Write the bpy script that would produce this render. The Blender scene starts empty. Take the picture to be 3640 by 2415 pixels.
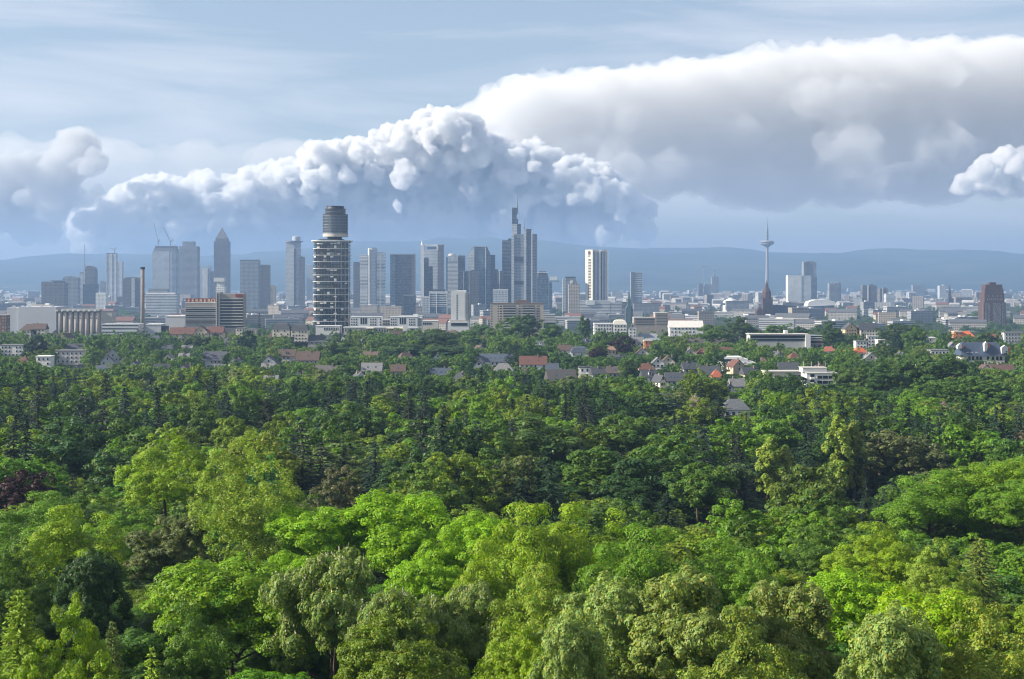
import bpy, bmesh, math, random, time
import numpy as np
from mathutils import Vector, Matrix, noise

T0 = time.time()
sc = bpy.context.scene
COL = sc.collection
# ------------------------------------------------------------------ camera
F = 5000.0          # focal length in photograph pixels (3640 wide)
CX, HY = 1820.0, 1000.0
ZC = 82.0           # viewing platform above the river plain
cam = bpy.data.cameras.new('camera')
camo = bpy.data.objects.new('camera', cam)
COL.objects.link(camo)
sc.camera = camo
cam.sensor_width = 36
cam.lens = 36 * F / 3640
cam.shift_y = -207.5 / 3640
cam.clip_start = 1
cam.clip_end = 400000
camo.location = (0, 0, ZC)
camo.rotation_euler = (math.pi / 2, 0, 0)
# ------------------------------------------------------------------ sky and sun
EL, AZ = math.radians(30), math.radians(-97)
world = bpy.data.worlds.new('World')
sc.world = world
world.use_nodes = True
wt = world.node_tree
bg = wt.nodes['Background']
sky = wt.nodes.new('ShaderNodeTexSky')
sky.sky_type = 'NISHITA'
sky.sun_disc = False
sky.sun_elevation = EL
sky.sun_rotation = AZ
sky.altitude = 150
sky.air_density = 1.0
sky.dust_density = 0.9
sky.ozone_density = 1.2
bg.inputs['Strength'].default_value = 0.06
# thin high veil over the whole dome (same everywhere, streaked by noise)
tc = wt.nodes.new('ShaderNodeTexCoord')
mp = wt.nodes.new('ShaderNodeMapping')
mp.inputs['Scale'].default_value = (1.6, 1.6, 14.0)
wt.links.new(tc.outputs['Generated'], mp.inputs['Vector'])
nz = wt.nodes.new('ShaderNodeTexNoise')
nz.inputs['Scale'].default_value = 1.6
nz.inputs['Detail'].default_value = 7
nz.inputs['Roughness'].default_value = 0.55
nz.inputs['Distortion'].default_value = 0.6
wt.links.new(mp.outputs[0], nz.inputs['Vector'])
rp = wt.nodes.new('ShaderNodeMapRange')
rp.inputs['From Min'].default_value = 0.38
rp.inputs['From Max'].default_value = 0.66
rp.inputs['To Min'].default_value = 0.2
rp.inputs['To Max'].default_value = 0.92
wt.links.new(nz.outputs['Fac'], rp.inputs['Value'])
mxw = wt.nodes.new('ShaderNodeMix')
mxw.data_type = 'RGBA'
wt.links.new(rp.outputs['Result'], mxw.inputs['Factor'])
wt.links.new(sky.outputs[0], mxw.inputs[6])
mxw.inputs[7].default_value = (7.0, 7.1, 7.6, 1)
wt.links.new(mxw.outputs[2], bg.inputs['Color'])

sun = bpy.data.lights.new('sun', 'SUN')
sun.energy = 5.0
sun.angle = math.radians(0.5)
sun.color = (1.0, 0.92, 0.78)
suno = bpy.data.objects.new('sun', sun)
COL.objects.link(suno)
sd = Vector((math.sin(AZ) * math.cos(EL), math.cos(AZ) * math.cos(EL), math.sin(EL)))
suno.rotation_euler = sd.to_track_quat('Z', 'Y').to_euler()

vs = sc.view_settings
vs.view_transform = 'Standard'
vs.look = 'None'
vs.exposure = 1.2
vs.gamma = 1
vs.use_curve_mapping = False
cy = sc.cycles
cy.use_denoising = True
cy.filter_width = 1.15
cy.max_bounces = 7
cy.diffuse_bounces = 2
cy.glossy_bounces = 2
cy.transmission_bounces = 2
cy.transparent_max_bounces = 6
cy.volume_bounces = 5
cy.sample_clamp_indirect = 6
cy.use_adaptive_sampling = True
cy.adaptive_threshold = 0.02

# ------------------------------------------------------------------ helpers
def WX(px, d):
    return (px - CX) / F * d
def WZ(py, d):
    return ZC + (HY - py) / F * d

def link(o, parent=None):
    COL.objects.link(o)
    if parent is not None:
        o.parent = parent
    return o
def obj(name, mesh, parent=None, loc=None, color=None, rotz=None, scale=None):
    o = bpy.data.objects.new(name, mesh)
    link(o, parent)
    if loc is not None: o.location = loc
    if rotz: o.rotation_euler = (0, 0, rotz)
    if scale is not None: o.scale = scale
    if color is not None: o.color = (color[0], color[1], color[2], 1)
    return o
def tag(o, label, cat, group=None):
    o['label'] = label
    o['category'] = cat
    if group: o['group'] = group
    return o
def thing(name, label, cat, loc, rotz=0, group=None):
    o = bpy.data.objects.new(name, None)
    link(o)
    o.empty_display_size = 1
    o.location = loc
    o.rotation_euler = (0, 0, rotz)
    return tag(o, label, cat, group)
def structure(o):
    o['kind'] = 'structure'
    return o
def np_mesh(name, V, Fc, mat, smooth=False, tint=None):
    """V (n,3), Fc (m,k) with constant k"""
    me = bpy.data.meshes.new(name)
    V = np.ascontiguousarray(V, dtype=np.float32)
    Fc = np.ascontiguousarray(Fc, dtype=np.int32)
    m, k = Fc.shape
    me.vertices.add(len(V)); me.vertices.foreach_set('co', V.ravel())
    me.loops.add(m * k); me.loops.foreach_set('vertex_index', Fc.ravel())
    me.polygons.add(m)
    me.polygons.foreach_set('loop_start', np.arange(0, m * k, k, dtype=np.int32))
    me.polygons.foreach_set('loop_total', np.full(m, k, dtype=np.int32))
    me.polygons.foreach_set('use_smooth', np.full(m, smooth, dtype=bool))
    if tint is not None:
        a = me.attributes.new('tint', 'FLOAT_COLOR', 'POINT')
        a.data.foreach_set('color', np.ascontiguousarray(tint, dtype=np.float32).ravel())
    me.update(calc_edges=True)
    if mat is not None: me.materials.append(mat)
    return me

class MB:
    def __init__(s): s.v = []; s.f = []
    def add(s, vs_, fs):
        n = len(s.v); s.v += [tuple(p) for p in vs_]; s.f += [tuple(i + n for i in f) for f in fs]; return s
    def box(s, x0, x1, y0, y1, z0, z1):
        return s.add([(x0,y0,z0),(x1,y0,z0),(x1,y1,z0),(x0,y1,z0),(x0,y0,z1),(x1,y0,z1),(x1,y1,z1),(x0,y1,z1)],
                     [(3,2,1,0),(4,5,6,7),(0,1,5,4),(1,2,6,5),(2,3,7,6),(3,0,4,7)])
    def prism(s, poly, z0, z1, poly2=None):
        n = len(poly); p2 = poly2 or poly
        return s.add([(x,y,z0) for x,y in poly] + [(x,y,z1) for x,y in p2],
                     [tuple(range(n-1,-1,-1)), tuple(range(n,2*n))] + [(i,(i+1)%n,(i+1)%n+n,i+n) for i in range(n)])
    def xz(s, poly, y0, y1):
        """polygon in the x-z plane (counter clockwise seen from -y) pushed back from y0 to y1"""
        n = len(poly)
        return s.add([(x,y0,z) for x,z in poly] + [(x,y1,z) for x,z in poly],
                     [tuple(range(n)), tuple(range(2*n-1,n-1,-1))] + [(i,i+n,(i+1)%n+n,(i+1)%n) for i in range(n)])
    def lathe(s, prof, n=24, cx=0, cy_=0):
        m = len(prof); vv = []; ff = []
        for r, z in prof:
            for k in range(n):
                a = 2*math.pi*k/n; vv.append((cx+r*math.cos(a), cy_+r*math.sin(a), z))
        for j in range(m-1):
            for k in range(n):
                k2 = (k+1) % n
                ff.append((j*n+k, j*n+k2, (j+1)*n+k2, (j+1)*n+k))
        ff.append(tuple(range(n-1,-1,-1))); ff.append(tuple(range((m-1)*n, m*n)))
        return s.add(vv, ff)
    def bar(s, a, b, r):
        a = Vector(a); b = Vector(b); d = (b-a).normalized()
        u = d.orthogonal().normalized(); w = d.cross(u)
        q = [(u*i + w*j) * r for i, j in ((-1,-1),(1,-1),(1,1),(-1,1))]
        return s.add([a+k for k in q] + [b+k for k in q], [(3,2,1,0),(4,5,6,7),(0,1,5,4),(1,2,6,5),(2,3,7,6),(3,0,4,7)])
    def mesh(s, name, mat=None, smooth=False):
        me = bpy.data.meshes.new(name); me.from_pydata(s.v, [], s.f)
        if mat is not None: me.materials.append(mat)
        if smooth:
            for p in me.polygons: p.use_smooth = True
        me.update(); return me
    def build(s, name, mat, parent=None, loc=None, color=None, smooth=False):
        return obj(name, s.mesh(name, mat, smooth), parent, loc, color)

_bc = {}
def box_mesh(w, t, h, mat):
    """shared box: centred on x, front at y=-t, bottom at z=0"""
    k = (round(w,2), round(t,2), round(h,2), mat.name)
    if k not in _bc: _bc[k] = MB().box(-w/2, w/2, -t, 0.05, 0, h).mesh('piece', mat)
    return _bc[k]

def superring(w, dep, n=56, p=4.0):
    out = []
    for k in range(n):
        a = 2*math.pi*k/n; c, s_ = math.cos(a), math.sin(a)
        out.append((w/2*math.copysign(abs(c)**(2/p), c), dep/2*math.copysign(abs(s_)**(2/p), s_)))
    return out

# ------------------------------------------------------------------ materials
def newmat(name):
    m = bpy.data.materials.new(name); m.use_nodes = True
    return m, m.node_tree, m.node_tree.nodes['Principled BSDF']
def N(t, typ, **kw):
    n = t.nodes.new(typ)
    for k, v in kw.items(): setattr(n, k, v)
    return n
def plain(name, col, rough=0.8, metal=0.0, var=0.18, scale=0.6, spec=0.3, objcol=False):
    m, t, b = newmat(name)
    tc_ = N(t, 'ShaderNodeTexCoord')
    nn = N(t, 'ShaderNodeTexNoise'); nn.inputs['Scale'].default_value = scale; nn.inputs['Detail'].default_value = 6; nn.inputs['Roughness'].default_value = .65
    t.links.new(tc_.outputs['Object'], nn.inputs['Vector'])
    mr = N(t, 'ShaderNodeMapRange'); mr.inputs['From Min'].default_value = .3; mr.inputs['From Max'].default_value = .7
    mr.inputs['To Min'].default_value = 1-var; mr.inputs['To Max'].default_value = 1+var
    t.links.new(nn.outputs['Fac'], mr.inputs['Value'])
    mx = N(t, 'ShaderNodeMix', data_type='RGBA', blend_type='MULTIPLY'); mx.inputs['Factor'].default_value = 1
    if objcol:
        oi = N(t, 'ShaderNodeObjectInfo'); t.links.new(oi.outputs['Color'], mx.inputs[6])
    else: mx.inputs[6].default_value = (*col, 1)
    t.links.new(mr.outputs[0], mx.inputs[7])
    t.links.new(mx.outputs[2], b.inputs['Base Color'])
    b.inputs['Roughness'].default_value = rough; b.inputs['Metallic'].default_value = metal
    b.inputs['Specular IOR Level'].default_value = spec
    return m
def facade(name, wall, glass, bay, floor, wf, hf, rough=0.18, objcol=False, vary=0.35, spec=0.5, zoff=0.0):
    """window grid far too fine to pick apart: wf/hf = glazed share of bay and floor"""
    m, t, b = newmat(name)
    tc_ = N(t, 'ShaderNodeTexCoord'); sp = N(t, 'ShaderNodeSeparateXYZ'); t.links.new(tc_.outputs['Object'], sp.inputs[0])
    def M(op, a, b_=None):
        n = N(t, 'ShaderNodeMath', operation=op)
        for i, v in enumerate((a, b_)):
            if v is None: continue
            if isinstance(v, (int, float)): n.inputs[i].default_value = v
            else: t.links.new(v, n.inputs[i])
        return n.outputs[0]
    u = M('DIVIDE', M('ADD', sp.outputs[0], sp.outputs[1]), bay)
    v = M('DIVIDE', M('ADD', sp.outputs[2], zoff), floor)
    mu = M('LESS_THAN', M('FRACT', u), wf); mv = M('LESS_THAN', M('FRACT', v), hf)
    mask = M('MULTIPLY', mu, mv)
    geo = N(t, 'ShaderNodeNewGeometry'); sn = N(t, 'ShaderNodeSeparateXYZ'); t.links.new(geo.outputs['Normal'], sn.inputs[0])
    side = M('LESS_THAN', M('ABSOLUTE', sn.outputs[2]), 0.6)
    mask = M('MULTIPLY', mask, side)
    # each pane its own tone
    cb = N(t, 'ShaderNodeCombineXYZ'); t.links.new(M('FLOOR', u), cb.inputs[0]); t.links.new(M('FLOOR', v), cb.inputs[1])
    wn = N(t, 'ShaderNodeTexWhiteNoise', noise_dimensions='3D'); t.links.new(cb.outputs[0], wn.inputs['Vector'])
    gm = N(t, 'ShaderNodeMix', data_type='RGBA'); gm.inputs[6].default_value = (*glass, 1)
    gm.inputs[7].default_value = (*[min(1, g*3+.05) for g in glass], 1)
    t.links.new(M('MULTIPLY', M('POWER', wn.outputs['Value'], 3.0), vary*2), gm.inputs['Factor'])
    nn = N(t, 'ShaderNodeTexNoise'); nn.inputs['Scale'].default_value = .05; nn.inputs['Detail'].default_value = 5
    t.links.new(tc_.outputs['Object'], nn.inputs['Vector'])
    mr = N(t, 'ShaderNodeMapRange'); mr.inputs['From Min'].default_value = .3; mr.inputs['From Max'].default_value = .7
    mr.inputs['To Min'].default_value = .85; mr.inputs['To Max'].default_value = 1.12
    t.links.new(nn.outputs['Fac'], mr.inputs['Value'])
    wm = N(t, 'ShaderNodeMix', data_type='RGBA', blend_type='MULTIPLY'); wm.inputs['Factor'].default_value = 1
    if objcol:
        oi = N(t, 'ShaderNodeObjectInfo'); t.links.new(oi.outputs['Color'], wm.inputs[6])
    else: wm.inputs[6].default_value = (*wall, 1)
    t.links.new(mr.outputs[0], wm.inputs[7])
    mx = N(t, 'ShaderNodeMix', data_type='RGBA'); t.links.new(mask, mx.inputs['Factor'])
    t.links.new(wm.outputs[2], mx.inputs[6]); t.links.new(gm.outputs[2], mx.inputs[7])
    t.links.new(mx.outputs[2], b.inputs['Base Color'])
    t.links.new(M('SUBTRACT', 0.75, M('MULTIPLY', mask, 0.75-rough)), b.inputs['Roughness'])
    b.inputs['Specular IOR Level'].default_value = spec
    return m

M_plaster = plain('plaster', (1,1,1), .85, objcol=True, var=.10, scale=.35)
M_roof = plain('roof_tiles', (1,1,1), .8, objcol=True, var=.28, scale=1.4)
M_white = plain('white_paint', (.62,.62,.61), .6, var=.06, scale=.2)
M_concrete = plain('concrete', (.42,.40,.37), .85, var=.15, scale=.25)
M_dark = plain('dark_metal', (.035,.038,.042), .5, metal=.3)
M_steel = plain('painted_steel', (.20,.22,.24), .5, metal=.5)
M_glass = plain('window_glass', (.018,.024,.032), .08, var=.3, spec=.7, scale=.3)
M_glassb = plain('blue_glass', (.04,.075,.115), .07, var=.3, spec=.8, scale=.1)
M_frame = plain('window_frame', (.62,.61,.58), .6, var=.05)
M_bark = plain('bark', (.075,.055,.04), .9, var=.35, scale=3)
M_redpanel = plain('red_panel', (.22,.03,.022), .5, var=.05)
M_cream = plain('cream_letters', (.75,.66,.48), .5, var=.03)
M_brick = plain('red_sandstone', (.07,.042,.04), .9, var=.2, scale=.2)
M_slate = plain('slate', (.05,.06,.075), .6, var=.2, scale=.3)
M_copper = plain('green_copper', (.06,.12,.12), .6, var=.2, scale=.3)

FA = {
 'dark':   facade('facade_dark_glass', (.055,.07,.085), (.02,.03,.042), 3.0, 3.7, .88, .78, .14),
 'blue':   facade('facade_blue_glass', (.10,.14,.18), (.03,.055,.08), 3.2, 3.7, .86, .74, .14),
 'grey':   facade('facade_grey_grid', (.23,.25,.27), (.035,.045,.06), 3.4, 3.6, .6, .5, .2),
 'pale':   facade('facade_pale_grid', (.44,.46,.48), (.09,.12,.15), 3.0, 3.6, .55, .5, .2),
 'band':   facade('facade_white_bands', (.66,.66,.65), (.06,.07,.085), 1e5, 3.8, 1.0, .44, .2),
 'silver': facade('facade_silver', (.50,.52,.54), (.10,.12,.14), 2.6, 3.7, .5, .45, .25),
 'stripe': facade('facade_vertical_fins', (.50,.50,.50), (.06,.07,.085), 3.4, 1e5, .52, 1.0, .2),
 'stone':  facade('facade_dark_stone', (.12,.115,.115), (.03,.035,.045), 3.2, 3.7, .5, .55, .2),
 'beige':  facade('facade_beige', (.42,.36,.29), (.05,.05,.055), 3.6, 3.1, .55, .48, .2),
 'brown':  facade('facade_brown_brick', (.16,.085,.06), (.16,.15,.135), 3.4, 3.3, .42, .5, .2, vary=.6),
 'white':  facade('facade_white', (.70,.70,.68), (.07,.08,.095), 3.4, 3.3, .5, .42, .2),
 'city':   facade('facade_town', (1,1,1), (.05,.055,.065), 2.9, 3.2, .48, .48, .2, objcol=True),
 'cityb':  facade('facade_town_bands', (1,1,1), (.05,.06,.075), 1e5, 3.3, 1.0, .42, .2, objcol=True),
}

def leafmat(name, rough=.5, trans=.32):
    m, t, b = newmat(name)
    at = N(t, 'ShaderNodeAttribute', attribute_name='tint')
    oi = N(t, 'ShaderNodeObjectInfo')
    mx = N(t, 'ShaderNodeMix', data_type='RGBA', blend_type='MULTIPLY'); mx.inputs['Factor'].default_value = 1
    t.links.new(oi.outputs['Color'], mx.inputs[6]); t.links.new(at.outputs['Color'], mx.inputs[7])
    b.inputs['Roughness'].default_value = rough; b.inputs['Specular IOR Level'].default_value = .22
    t.links.new(mx.outputs[2], b.inputs['Base Color'])
    tr = N(t, 'ShaderNodeBsdfTranslucent')
    hs = N(t, 'ShaderNodeMix', data_type='RGBA', blend_type='MULTIPLY'); hs.inputs['Factor'].default_value = 1
    hs.inputs[7].default_value = (1.5, 1.6, .5, 1); t.links.new(mx.outputs[2], hs.inputs[6])
    t.links.new(hs.outputs[2], tr.inputs['Color'])
    ms = N(t, 'ShaderNodeMixShader'); ms.inputs[0].default_value = trans
    t.links.new(b.outputs[0], ms.inputs[1]); t.links.new(tr.outputs[0], ms.inputs[2])
    t.links.new(ms.outputs[0], t.nodes['Material Output'].inputs['Surface'])
    return m
M_leaf = leafmat('leaves')
M_needle = leafmat('needles', .6, .12)

# ------------------------------------------------------------------ terrain
GP = [(-3000,38),(0,38),(110,37),(190,35),(240,31.5),(300,27),(340,25),(420,23.5),(900,24),(1200,23),(1320,20),(1500,13),(1800,4),(2200,0),(1e6,0)]
gx = [p[0] for p in GP]; gz = [p[1] for p in GP]
def G(x, y):
    y = np.asarray(y, dtype=float); x = np.asarray(x, dtype=float)
    g = np.interp(y-25, gx, gz)*.34 + np.interp(y, gx, gz)*.33 + np.interp(y+25, gx, gz)*.33
    amp = np.clip((y-150)/400, 0, 1)*np.clip((1400-y)/300, 0, 1)
    return g + amp*(1.6*np.sin(x/95+y/140) + 1.2*np.sin(x/53-y/80+1.3))

m, t, b = newmat('ground_cover')
tc_ = N(t, 'ShaderNodeTexCoord')
n1 = N(t, 'ShaderNodeTexNoise'); n1.inputs['Scale'].default_value = .004; n1.inputs['Detail'].default_value = 9; n1.inputs['Roughness'].default_value = .7
n2 = N(t, 'ShaderNodeTexNoise'); n2.inputs['Scale'].default_value = .25; n2.inputs['Detail'].default_value = 6
t.links.new(tc_.outputs['Object'], n1.inputs['Vector']); t.links.new(tc_.outputs['Object'], n2.inputs['Vector'])
cr = N(t, 'ShaderNodeValToRGB'); e = cr.color_ramp.elements
e[0].position = .36; e[0].color = (.022,.035,.012,1); e[1].position = .66; e[1].color = (.10,.10,.06,1)
x_ = e.new(.5); x_.color = (.045,.065,.022,1)
t.links.new(n1.outputs['Fac'], cr.inputs[0])
mx = N(t, 'ShaderNodeMix', data_type='RGBA', blend_type='MULTIPLY'); mx.inputs['Factor'].default_value = .7
t.links.new(cr.outputs[0], mx.inputs[6]); t.links.new(n2.outputs['Color'], mx.inputs[7])
t.links.new(mx.outputs[2], b.inputs['Base Color']); b.inputs['Roughness'].default_value = .95; b.inputs['Specular IOR Level'].default_value = .1
M_ground = m
ys = np.concatenate([np.linspace(-2300, 0, 8)[:-1], np.linspace(0, 1600, 81)[:-1], np.linspace(1600, 4000, 25)[:-1], np.linspace(4000, 20900, 20)])
xs = np.concatenate([np.linspace(-14000, -1500, 12)[:-1], np.linspace(-1500, 1500, 81)[:-1], np.linspace(1500, 14000, 12)])
XX, YY = np.meshgrid(xs, ys)
ZZ = G(XX, YY)
def grid_faces(nr, nc):
    i = np.arange(nr*nc).reshape(nr, nc)
    return np.stack([i[:-1,:-1].ravel(), i[:-1,1:].ravel(), i[1:,1:].ravel(), i[1:,:-1].ravel()], 1)
structure(obj('ground', np_mesh('ground', np.stack([XX.ravel(), YY.ravel(), ZZ.ravel()], 1), grid_faces(*XX.shape), M_ground, True)))

# hills on the horizon
HR = 17500.
hp = [(-900,960),(-400,945),(0,935),(100,926),(200,916),(300,904),(400,908),(520,908),(705,908),(760,910),(820,904),(890,906),(950,895),(1010,892),(1100,884),(1245,871),(1310,863),(1390,856),(1450,858),(1500,858),(1540,849),(1580,842),(1615,844),(1640,849),(1700,847),(1750,846),(1790,850),(1910,861),(2000,871),(2060,876),(2150,877),(2200,880),(2280,884),(2320,880),(2380,880),(2480,882),(2550,880),(2620,886),(2700,896),(2850,900),(2980,900),(3050,888),(3200,888),(3300,889),(3400,896),(3480,907),(3600,909),(3700,918),(4200,940),(4800,960)]
hx = [WX(p[0], HR) for p in hp]; hz = [WZ(p[1], HR) for p in hp]
m, t, b = newmat('forested_hill')
tc_ = N(t, 'ShaderNodeTexCoord')
n1 = N(t, 'ShaderNodeTexNoise'); n1.inputs['Scale'].default_value = .0011; n1.inputs['Detail'].default_value = 10; n1.inputs['Roughness'].default_value = .72
t.links.new(tc_.outputs['Object'], n1.inputs['Vector'])
cr = N(t, 'ShaderNodeValToRGB'); e = cr.color_ramp.elements
e[0].position = .40; e[0].color = (.018,.032,.016,1); e[1].position = .72; e[1].color = (.075,.085,.045,1)
t.links.new(n1.outputs['Fac'], cr.inputs[0]); t.links.new(cr.outputs[0], b.inputs['Base Color']); b.inputs['Roughness'].default_value = 1; b.inputs['Specular IOR Level'].default_value = 0
M_hill = m
hys = np.linspace(9500, 20800, 70); hxs = np.linspace(-10500, 10500, 260)
HX, HYY = np.meshgrid(hxs, hys)
ridge = np.interp(HX, hx, hz)
f = np.clip((HYY-9500)/(HR-9500), 0, 1); f = f*f*(3-2*f)*.75 + f*.25
back = np.clip((HYY-HR)/3400, 0, 1); f = f*(1-.8*back)
nzv = np.array([noise.fractal(Vector((a/1900., b_/1900., 3.1)), 1.0, 2.1, 6) for a, b_ in zip(HX.ravel(), HYY.ravel())]).reshape(HX.shape)
spur = np.array([noise.fractal(Vector((a/700., b_/3800., 9.1)), 1.0, 2.1, 4) for a, b_ in zip(HX.ravel(), HYY.ravel())]).reshape(HX.shape)
keep = np.clip(np.abs(HYY-HR)/1500, 0.06, 1)
HZ = ridge*f + (nzv*70 + spur*45)*f*keep - 3 - 6*(1-np.clip(f*20, 0, 1))
structure(obj('hills', np_mesh('hills', np.stack([HX.ravel(), HYY.ravel(), HZ.ravel()], 1), grid_faces(*HX.shape), M_hill, True)))

fys = np.linspace(10200, 14200, 26); fxs = np.linspace(-9000, 9000, 220); FX, FY = np.meshgrid(fxs, fys)
fh = np.array([noise.fractal(Vector((a/2600., b_/5200., 21.3)), 1.0, 2.1, 6) for a, b_ in zip(FX.ravel(), FY.ravel())]).reshape(FX.shape)
bump = np.sin(np.pi*np.clip((FY-10200)/4000, 0, 1))
FZ = (78+70*fh+.012*np.clip(FX, 0, 6000))*bump-5+18*np.array([noise.noise(Vector((a/160., b_/160., 2.))) for a, b_ in zip(FX.ravel(), FY.ravel())]).reshape(FX.shape)*bump
structure(obj('foothills', np_mesh('foothills', np.stack([FX.ravel(), FY.ravel(), FZ.ravel()], 1), grid_faces(*FX.shape), M_hill, True)))

# ------------------------------------------------------------------ towers of the far skyline
FOOT = []     # (x, y, radius) of everything that stands in the city
class Tower:
    def __init__(s, name, label, pxc, d, cat='skyscraper', rot=0, group=None, base=None):
        s.d = d; s.x = WX(pxc, d); s.y = d
        s.base = (float(G(s.x, d)) if base is None else base) - .6
        s.root = thing(name, label, cat, (s.x, d, s.base), math.radians(rot), group)
        s.rot = math.radians(rot)
    def lx(s, px): return (WX(px, s.d) - s.x)
    def lz(s, py): return max(WZ(py, s.d) - s.base, .5)
    def box(s, part, px0, px1, ytop, mat, dep=30, ybot=None, y0=0., color=None):
        a, b_ = s.lx(px0), s.lx(px1)
        if s.rot:
            k = math.cos(abs(s.rot)); a *= k; b_ *= k
        z0 = 0 if ybot is None else s.lz(ybot)
        FOOT.append((s.x+(a+b_)/2, s.y+y0+dep/2, max(b_-a, dep)*.6))
        return MB().box(a, b_, y0, y0+dep, z0, s.lz(ytop)).build(part, FA.get(mat, mat) if isinstance(mat, str) else mat, s.root, color=color)
    def poly(s, part, pts, mat, dep=30, y0=0.):
        p = [(s.lx(a), 0 if b_ is None else s.lz(b_)) for a, b_ in pts]
        FOOT.append((s.x, s.y+y0+dep/2, max(max(q[0] for q in p)-min(q[0] for q in p), dep)*.6))
        return MB().xz(p, y0, y0+dep).build(part, FA.get(mat, mat) if isinstance(mat, str) else mat, s.root)
    def mast(s, part, px, y0_, y1_, r, yo=8, mat=None):
        z0, z1 = s.lz(y0_), s.lz(y1_); x = s.lx(px)
        return MB().lathe([(r, z0), (r*.8, z0+(z1-z0)*.5), (r*.45, z0+(z1-z0)*.52), (r*.2, z1)], 8, x, yo).build(part, mat or M_steel, s.root)
    def bands(s, part, px0, px1, ytop, ybot, n, mat, y0=-.35, frac=.45, t=.7):
        """each band a part of its own"""
        z1, z0 = s.lz(ytop), s.lz(ybot); h = (z1-z0)/n
        w = (s.lx(px1)-s.lx(px0)); xc = (s.lx(px0)+s.lx(px1))/2
        if s.rot: k = math.cos(abs(s.rot)); w *= k; xc *= k
        me = box_mesh(w, t, h*frac, mat)
        for i in range(n): obj(part, me, s.root, (xc, y0+t, z0+h*i+h*(1-frac)))
    def crane(s, px, y0_, ytop, jx, jy):
        o = thing('tower_crane', '', 'crane', (s.x+s.lx(px), s.y+10, s.base+s.lz(y0_)))
        H = s.lz(ytop)-s.lz(y0_); k = s.d/F
        MB().bar((0,0,0),(0,0,H),1.0).build('mast', M_steel, o)
        MB().bar((0,0,H),((jx-px)*k,0,H+(ytop-jy)*k),.7).build('jib', M_steel, o)
        MB().bar((0,0,H),(-(jx-px)*k*.35,0,H+1),.8).bar((-(jx-px)*k*.35,0,H+1),(-(jx-px)*k*.3,0,H+6),1.2).build('counterweight_arm', M_steel, o)
        MB().box(-1.4,1.4,-1.4,1.4,H-4,H-1).build('cab', M_steel, o)
        return o

# westernmost group
t_ = Tower('office_block', 'dark square office block at the far end of the skyline', 187, 3600, 'office building')
t_.box('wall', 147, 228, 1005, 'stone', 34); t_.box('roof_parapet', 147, 180, 1001, 'grey', 6, 1005, .5); t_.box('roof_plant', 185, 222, 1000, 'dark', 14, 1005, 8)
t_ = Tower('office_block', 'blue grey stepped slab standing behind the dark square office block', 228, 3850, 'office building')
t_.box('wall', 179, 223, 997, 'grey', 26, None, 3); t_.box('taller_wing', 222, 276, 988, 'grey', 24); t_.poly('curved_roof', [(222,988),(276,988),(268,984),(250,982.5),(232,984)], 'grey', 20, 1)
t_ = Tower('slim_tower', 'dark slim tower with rounded crown and a tall needle antenna', 316, 4000)
t_.box('shaft', 302, 336, 958, 'stone', 30); t_.poly('rounded_crown', [(302,958),(336,958),(334,952),(328,949),(322,946),(312,945),(306,949)], 'stone', 26, 1)
t_.box('base', 295, 339, 1011, 'dark', 36, None, -3); t_.mast('antenna', 299, 1011, 868, 2.4, 4); t_.box('antenna_shaft', 297, 302, 945, 'pale', 6, None, 1)
t_ = Tower('slim_tower', 'narrow pale tower tucked against the needle antenna tower', 289, 4050)
t_.box('shaft', 282, 296, 973, 'pale', 16); t_.box('dark_cap', 283, 295, 969, 'dark', 12, 973, 2)
t_ = Tower('office_block', 'small white box building at the foot of the twin residential towers', 358, 3500, 'office building')
t_.box('wall', 340, 376, 1043, 'white', 22); t_.box('roof_parapet', 341, 375, 1041.5, M_white, 20, 1043, 1)
t_ = Tower('office_block', 'faint mid-rise slab between needle antenna tower and residential tower', 363, 4600, 'office building')
t_.box('wall', 354, 372, 1002, 'grey', 20); t_.box('roof_plant', 357, 366, 999, 'grey', 8, 1002, 3)
t_ = Tower('residential_tower', 'tallest slender residential tower with white edge lines and small crane on top', 394, 4400)
t_.box('shaft', 377.5, 409.5, 903, 'silver', 28); t_.box('crown', 378, 409, 900, 'dark', 26, 903, 1)
for a in (377, 396, 409): t_.box('white_edge', a, a+1.6, 901, M_white, 2, None, -1)
cr_ = t_.crane(404, 901, 886, 390, 884); cr_['label'] = 'tiny crane standing on the slender residential tower with white edges'
t_ = Tower('residential_tower', 'shorter slender residential tower standing close beside the tallest residential one', 421, 4400)
t_.box('shaft', 411.5, 431.5, 930, 'silver', 26)
for a in (411, 431): t_.box('white_edge', a, a+1.4, 929, M_white, 2, None, -1)
t_ = Tower('office_block', 'dark broad tower with pale middle strip behind the brick chimney', 467, 3700, 'office building')
t_.box('shaft', 436, 499, 991, 'stone', 40); t_.box('pale_strip', 468, 480, 990, 'pale', 4, None, -1.5); t_.poly('pitched_cap', [(438,991),(497,991),(490,987),(468,985),(444,987)], 'stone', 36, 2)
t_ = Tower('tower_under_construction', 'pale tower shell with dark unfinished top and two cranes above it', 585, 4500)
t_.box('shaft', 542, 627, 894, 'pale', 48); t_.box('unfinished_top', 546, 624, 884, 'grey', 42, 894, 2); t_.box('unfinished_top', 550, 622, 875, 'stone', 36, 884, 4); t_.box('annex', 627, 637, 899, 'pale', 30, None, 4)
t_.box('hoist_mast', 602, 605, 876, M_steel, 2, None, -3)
c_ = t_.crane(559, 876, 858, 545, 798); c_['label'] = 'luffing crane with steep boom on the near edge of the tower shell'
c_ = t_.crane(603, 876, 858, 576, 806); c_['label'] = 'luffing crane with slanting boom above the hoist of the tower shell'
t_ = Tower('office_block', 'wide low white office block with penthouse in front of the tower shell', 572, 3000, 'office building')
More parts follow.
